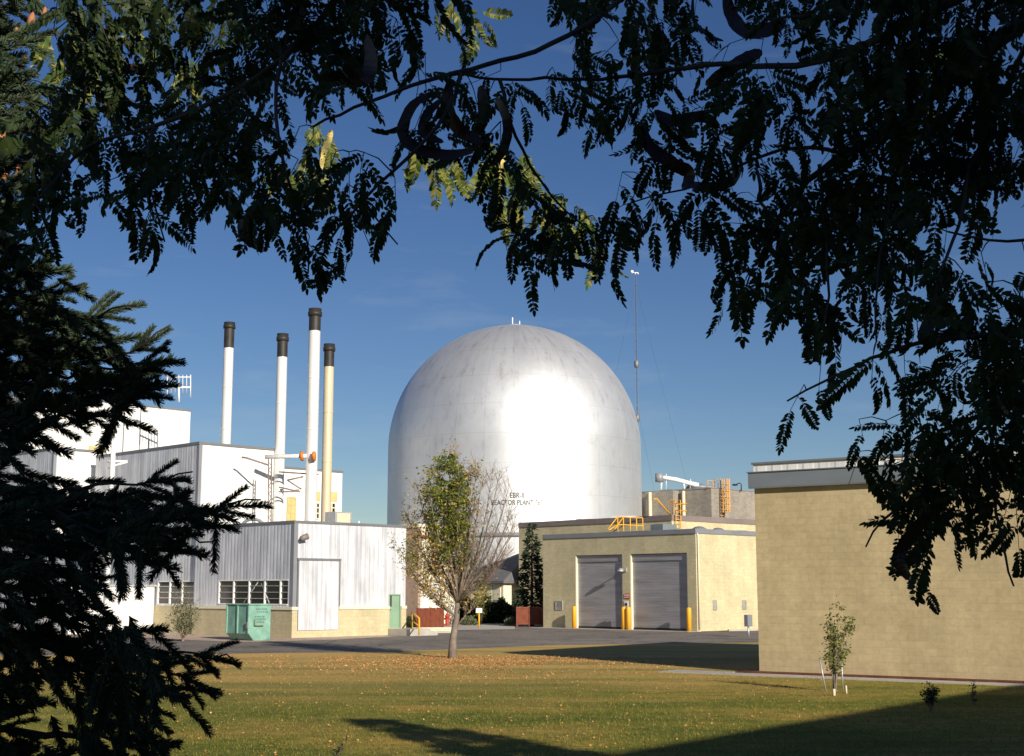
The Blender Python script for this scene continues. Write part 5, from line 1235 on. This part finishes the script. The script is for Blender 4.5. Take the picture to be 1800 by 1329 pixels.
    # turning leaves further back, with sunlight put into their yellower colour
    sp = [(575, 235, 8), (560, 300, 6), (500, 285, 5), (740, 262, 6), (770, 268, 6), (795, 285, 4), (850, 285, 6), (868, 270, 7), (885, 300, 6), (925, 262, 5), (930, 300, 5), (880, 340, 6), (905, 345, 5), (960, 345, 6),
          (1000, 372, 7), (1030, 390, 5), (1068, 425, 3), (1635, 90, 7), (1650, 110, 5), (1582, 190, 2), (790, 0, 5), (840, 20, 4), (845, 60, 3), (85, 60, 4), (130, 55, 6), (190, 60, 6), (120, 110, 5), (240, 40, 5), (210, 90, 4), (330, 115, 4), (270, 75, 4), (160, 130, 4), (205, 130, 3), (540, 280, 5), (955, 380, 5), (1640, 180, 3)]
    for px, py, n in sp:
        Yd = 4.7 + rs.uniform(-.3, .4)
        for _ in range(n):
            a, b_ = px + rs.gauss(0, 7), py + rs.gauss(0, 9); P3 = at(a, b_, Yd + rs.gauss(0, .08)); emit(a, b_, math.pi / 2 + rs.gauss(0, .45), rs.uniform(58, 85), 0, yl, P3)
    def build(ins, name, m):
        VV = []; QQ = []; TT = []; off = 0
        for i, M in ins:
            V, Fq, tr = P2[i]; VV.append(V @ M[:3, :3].T + M[:3, 3]); QQ.append(Fq + off); TT.append(tr + off); off += len(V)
        V = np.concatenate(VV); Q_ = np.concatenate(QQ); T_ = np.concatenate(TT)
        me = bpy.data.meshes.new(name); me.vertices.add(len(V)); me.vertices.foreach_set('co', V.astype(np.float32).ravel())
        li = np.concatenate([Q_.ravel(), T_.ravel()]).astype(np.int32); me.loops.add(len(li)); me.loops.foreach_set('vertex_index', li)
        ls = np.concatenate([np.arange(len(Q_)) * 4, len(Q_) * 4 + np.arange(len(T_)) * 3]).astype(np.int32); me.polygons.add(len(ls)); me.polygons.foreach_set('loop_start', ls)
        me.update(calc_edges=True); me.materials.append(m); o = link(bpy.data.objects.new(name, me), None); return o
    def adopt(o): o.parent = root; o.location = -rootp; return o
    adopt(build(insts, 'foliage', M_LOCUST)); adopt(build(yl, 'sunlit_turning_foliage', M_LOCUSTY))
    adopt(br.build('trunk', M_BARKD, None)); adopt(twig.build('twigs', M_BARKD, None))
    def pod(pts, wpx, m=M_POD, dep=None, nm='seed_pod'):
        k = MB(); n = 18; P_ = [Vector((p[0], p[1])) for p in pts]; C_ = []
        for i in range(n + 1):                      # catmull-rom
            f = i / n * (len(P_) - 1); j = min(len(P_) - 2, int(f)); u = f - j; p0 = P_[max(0, j - 1)]; p1 = P_[j]; p2 = P_[j + 1]; p3 = P_[min(len(P_) - 1, j + 2)]
            C_.append(.5 * ((2 * p1) + (p2 - p0) * u + (2 * p0 - 5 * p1 + 4 * p2 - p3) * u * u + (3 * p1 - p0 - 3 * p2 + p3) * u ** 3))
        vs = []; Dp = (dep or depth(*pts[0])) - .02; ph = rs.uniform(0, 6)
        for i, c_ in enumerate(C_):
            tg = (C_[min(n, i + 1)] - C_[max(0, i - 1)]).normalized(); nrm = Vector((-tg.y, tg.x)); f = i / n
            wv = wpx / 2 * min(1, (math.sin(math.pi * min(1, max(0, f))) ** .45) + .06) * (1 + .06 * math.sin(f * 40)); tw = math.sin(f * 5 + ph) * .7
            for s_, o in ((-1, .0), (0, -.0025 - .001 * math.sin(f * 45)), (1, .0), (0, .0025)):
                q = c_ + nrm * wv * .8 * s_; vs.append(at(q.x, q.y, Dp + s_ * tw * wpx / F * Dp * 1.1 + o * .5))
        fs = [(i * 4 + a, i * 4 + (a + 1) % 4, (i + 1) * 4 + (a + 1) % 4, (i + 1) * 4 + a) for i in range(n) for a in range(4)] + [(0, 3, 2, 1), (n * 4, n * 4 + 1, n * 4 + 2, n * 4 + 3)]
        k.add(vs, fs, False); adopt(k.build(nm, m, None))
    for pts, wd in (([(752, 165), (722, 190), (708, 235), (735, 262), (790, 272), (835, 262)], 26), ([(792, 140), (786, 190), (812, 232), (850, 250)], 30), ([(775, 175), (748, 205), (745, 235), (780, 250)], 20),
                    ([(568, 168), (572, 148), (598, 136), (640, 138), (652, 112), (645, 60)], 34), ([(1128, 215), (1140, 255), (1180, 287), (1212, 305), (1200, 335)], 30), ([(1208, 322), (1245, 330), (1285, 318), (1300, 290)], 24),
                    ([(1275, -20), (1285, 25), (1312, 55), (1362, 48), (1380, 30)], 32), ([(1218, -10), (1220, 35), (1245, 62), (1272, 72)], 9), ([(425, 385), (432, 415), (462, 437)], 26), ([(872, 170), (892, 215), (885, 262), (862, 292)], 22),
                    ([(1328, 285), (1337, 330), (1334, 350), (1350, 372)], 9), ([(1150, 195), (1185, 212), (1235, 205), (1265, 225)], 26), ([(640, 60), (652, 100), (640, 135), (600, 150)], 30), ([(845, 150), (850, 200), (838, 240)], 26),
                    ([(1615, 600), (1640, 560), (1665, 545), (1680, 575)], 34), ([(1240, 150), (1300, 110), (1340, 90)], 30), ([(210, 130), (235, 120), (265, 135)], 22), ([(1600, 1020), (1580, 980), (1610, 930), (1640, 900)], 30)):
        pod(pts, wd)
    pod([(583, 228), (578, 245), (572, 262), (566, 280)], 15, M_PODY, 4.5); pod([(570, 268), (566, 285), (563, 300)], 11, M_PODY, 4.5); pod([(893, 262), (880, 300), (885, 325)], 9, M_PODY, 4.5)
    print('locust leaves', len(insts), len(yl))
locust()

# ---- near spruce at the left
def near_spruce():
    rs = random.Random(8); nr = np.random.default_rng(9)
    tgt = upsample(grid_from(SG, 11)); tgt = np.hstack([np.repeat(tgt[:, :1], 10, 1), tgt]); OX = 10; tgt = np.vstack([np.repeat(tgt[:1], 5, 0), tgt]); OFF = 5
    tgt = np.clip((tgt - .07) * 1.05, 0, .98); cov = np.zeros_like(tgt); H_, W__ = tgt.shape
    rootp = Vector((-2.75, 4.6, 0)); root = thing('spruce_tree', 'large dark spruce whose drooping boughs fill the left edge, orange cones near its top', 'tree', rootp)
    def depth(px, py): return 3.75 + .35 * math.sin(py * .009 + 2) + .15 * math.sin(px * .02)
    protos = [twig_proto(rs.uniform(.19, .26), 430, .034, .0038, s, rs.uniform(-.05, .02)) for s in range(8)]
    br = MB(); br.tube([rootp, rootp + Vector((0, 0, 3)), rootp + Vector((.02, 0, 7.5))], [.2, .15, .04], 12)
    boughs = [[(150, 500), (60, 520), (-120, 545)], [(240, 530), (130, 570), (0, 600), (-200, 600)], [(325, 632), (240, 640), (120, 660), (-200, 650)], [(298, 575), (230, 620), (100, 650), (-100, 660)], [(288, 690), (180, 700), (40, 720), (-200, 700)],
              [(338, 828), (240, 850), (100, 860), (-200, 840)], [(458, 882), (380, 895), (260, 905), (100, 910), (-200, 880)], [(375, 950), (280, 935), (150, 930), (-200, 900)], [(210, 1055), (150, 1015), (60, 990), (-200, 950)],
              [(424, 1158), (320, 1150), (200, 1135), (60, 1120), (-200, 1080)], [(388, 1215), (300, 1180), (180, 1150), (0, 1130)], [(300, 1290), (240, 1230), (180, 1170), (60, 1130)], [(80, 1290), (0, 1280), (-200, 1250)], [(270, 1325), (200, 1300), (80, 1290)],
              [(105, 60), (40, 70), (-150, 100)], [(110, 190), (40, 170), (-150, 200)], [(100, 345), (40, 330), (-150, 340)], [(80, 440), (20, 430), (-150, 430)], [(90, 20), (0, 10), (-150, 20)], [(60, 260), (-150, 270)]]
    nodes = []
    for ln in boughs:
        pts = []
        for (a, b_), (c_, d_) in zip(ln, ln[1:]):
            n = max(1, int(math.hypot(c_ - a, d_ - b_) / 22))
            for i in range(n): pts.append((a + (c_ - a) * i / n, b_ + (d_ - b_) * i / n))
        pts.append(ln[-1]); W3 = [at(a, b_, depth(a, b_)) for a, b_ in pts]; W3.append(Vector((rootp.x, rootp.y, W3[-1].z + .15)))
        W3 = [p + Vector((0, 0, rs.gauss(0, .006))) for p in W3]; br.tube(W3, [.0022 + .012 * (i / len(W3)) ** 1.3 for i in range(len(W3))], 6)
        a0, b0 = pts[0]; a1, b1 = pts[1]; nodes.append((a0, b0, math.atan2(b0 - b1, a0 - a1)))
        for i, (a, b_) in enumerate(pts[1:-1]):
            nodes.append((a, b_, math.atan2(pts[i][1] - b_, pts[i][0] - a)))
    insts = []
    def place(px, py, ang, Lp, wd=9, q=.55, force=False):
        c_ = set()
        for k in range(8):
            for o in (-wd, 0, wd):
                x = px + math.cos(ang) * Lp * k / 7.4 - math.sin(ang) * o; y = py + math.sin(ang) * Lp * k / 7.4 + math.cos(ang) * o; c_.add((int(y // 10) + OFF, int(x // 10) + OX))
        c_ = [(i, j) for i, j in c_ if 0 <= i < H_ and 0 <= j < W__]
        if not c_: return
        ii = np.array([k[0] for k in c_]); jj = np.array([k[1] for k in c_]); o = cov[ii, jj]; n = 1 - (1 - o) * (1 - q); t_ = tgt[ii, jj]
        if not force and ((t_ - n) ** 2 - (t_ - o) ** 2).sum() > -.1: return
        cov[ii, jj] = n; Y = depth(px, py) + rs.gauss(0, .14); P3 = at(px, py, Y); s = Lp / F * Y / .225
        d = np.array([math.cos(ang), rs.gauss(0, .3), -math.sin(ang)]); d /= np.linalg.norm(d); u = np.array([0, rs.gauss(0, .3), 1.]); y = np.cross(u, d); y /= np.linalg.norm(y); insts.append((rs.randrange(8), frame(d, y, np.cross(d, y), np.array(P3), s)))
    # tips first, following the boughs
    for ln in boughs:
        (a0, b0), (a1, b1) = ln[0], ln[1]; ang = math.atan2(b0 - b1, a0 - a1)
        place(a0 - math.cos(ang) * 85, b0 - math.sin(ang) * 85, ang, 90, force=True)
        for s_ in (-.5, .45): place(a0 - math.cos(ang) * 75, b0 - math.sin(ang) * 75, ang + s_, 68, force=True)
        L_ = math.hypot(a0 - a1, b0 - b1); k = 100
        while k < min(L_, 260):
            for s_ in (-.6, .6): place(a0 - math.cos(ang) * k, b0 - math.sin(ang) * k, ang + s_ + rs.gauss(0, .15), 70)
            k += 28
    for it in range(20000):
        if it % 30 == 0: res = np.clip(tgt - cov, 0, 1) ** 1.5; pr = res.ravel() / res.sum(); picks = nr.choice(len(pr), 30, p=pr)
        i, j = divmod(int(picks[it % 30]), W__); cx_, cy_ = (j - OX) * 10 + rs.uniform(0, 10), (i - OFF) * 10 + rs.uniform(0, 10)
        nb = min(nodes, key=lambda n_: (n_[0] - cx_) ** 2 + (n_[1] - cy_) ** 2)
        ang = nb[2] + rs.gauss(.25, .6); Lp = rs.uniform(80, 135)
        place(cx_ - math.cos(ang) * Lp * .5, cy_ - math.sin(ang) * Lp * .5, ang, Lp)
    V, Fq = stamp(protos, insts); o = np_mesh('needles', V, Fq, M_NEEDLE, None); o.parent = root; o.location = -rootp
    o = br.build('trunk', M_BARKD, None); o.parent = root; o.location = -rootp
    for px, py, l, tilt in ((58, 22, 32, .1), (47, 100, 24, 1.2), (30, 48, 26, .4), (8, 228, 34, .8), (12, 288, 28, .2), (34, 282, 26, .1), (5, 262, 26, .3), (80, 12, 20, .2)):
        Y = depth(px, py) - .25; c_ = at(px, py, Y); ln = l / F * Y * 1.25; k = MB(); pr_ = []
        for i in range(15): f = i / 14; pr_.append((max(.001, ln * .17 * math.sin(math.pi * min(1, f * .9 + .08)) * (1 + .12 * (i % 2))), -ln * f))
        k.lathe(pr_, 10); o = k.build('cone', M_CONE, None); o.parent = root; o.location = c_ - rootp; o.rotation_euler = (rs.gauss(0, .2), tilt * .5, 0)
    print('spruce twigs', len(insts))
near_spruce()

# ------------------------------------------------------------------ fallen leaves and grass blades
def litter():
    rs = random.Random(3); lv = []
    tb = gp(795, 1157)
    n = 0
    while n < 10000:
        if rs.random() < .80: a, b_ = rs.gauss(810, 190), 1156 + abs(rs.gauss(0, 16)) - 6 * rs.random() ** 2
        else: a, b_ = rs.uniform(150, 1500), 1160 + (rs.random() ** 1.3) * 170
        if not (100 < a < 1560 and 1149 < b_ < 1345): continue
        if noise.noise(Vector((a * .02, b_ * .06, 0))) < -.25 + rs.uniform(-.3, .3): continue
        p = gp(a, b_); s = rs.uniform(.025, .06) if b_ < 1185 else rs.uniform(.02, .055)
        lv.append((0, rand_frame(rs, np.array([p.x, p.y, .015]), s, None, (rs.gauss(0, 1), rs.gauss(0, 1), rs.uniform(0, .5))))); n += 1
    o = np_mesh('fallen_leaves', *stamp([leaf_simple(1, .7, .25)], lv), M_FALLEN); kind(o, 'stuff')
    bl = []
    for _ in range(80000):
        a = rs.uniform(-60, 1860); b_ = 1338 - (rs.random() ** .8) * 185; p = gp(a, b_)
        if p.y > 47 : continue
        q = Vector((p.x, p.y, 0)) - rb.P
        if q.dot(rb.Y) > -1.7 and q.dot(rb.X) > -2.7: continue
        h = rs.uniform(.03, .07); bl.append((0, rand_frame(rs, np.array([p.x, p.y, 0]), h, None, (rs.gauss(0, .5), rs.gauss(0, .5), 1))))
    o = np_mesh('grass', *stamp([leaf_simple(1, .14, 0)], bl), M_GRASSB); kind(o, 'stuff')
litter()
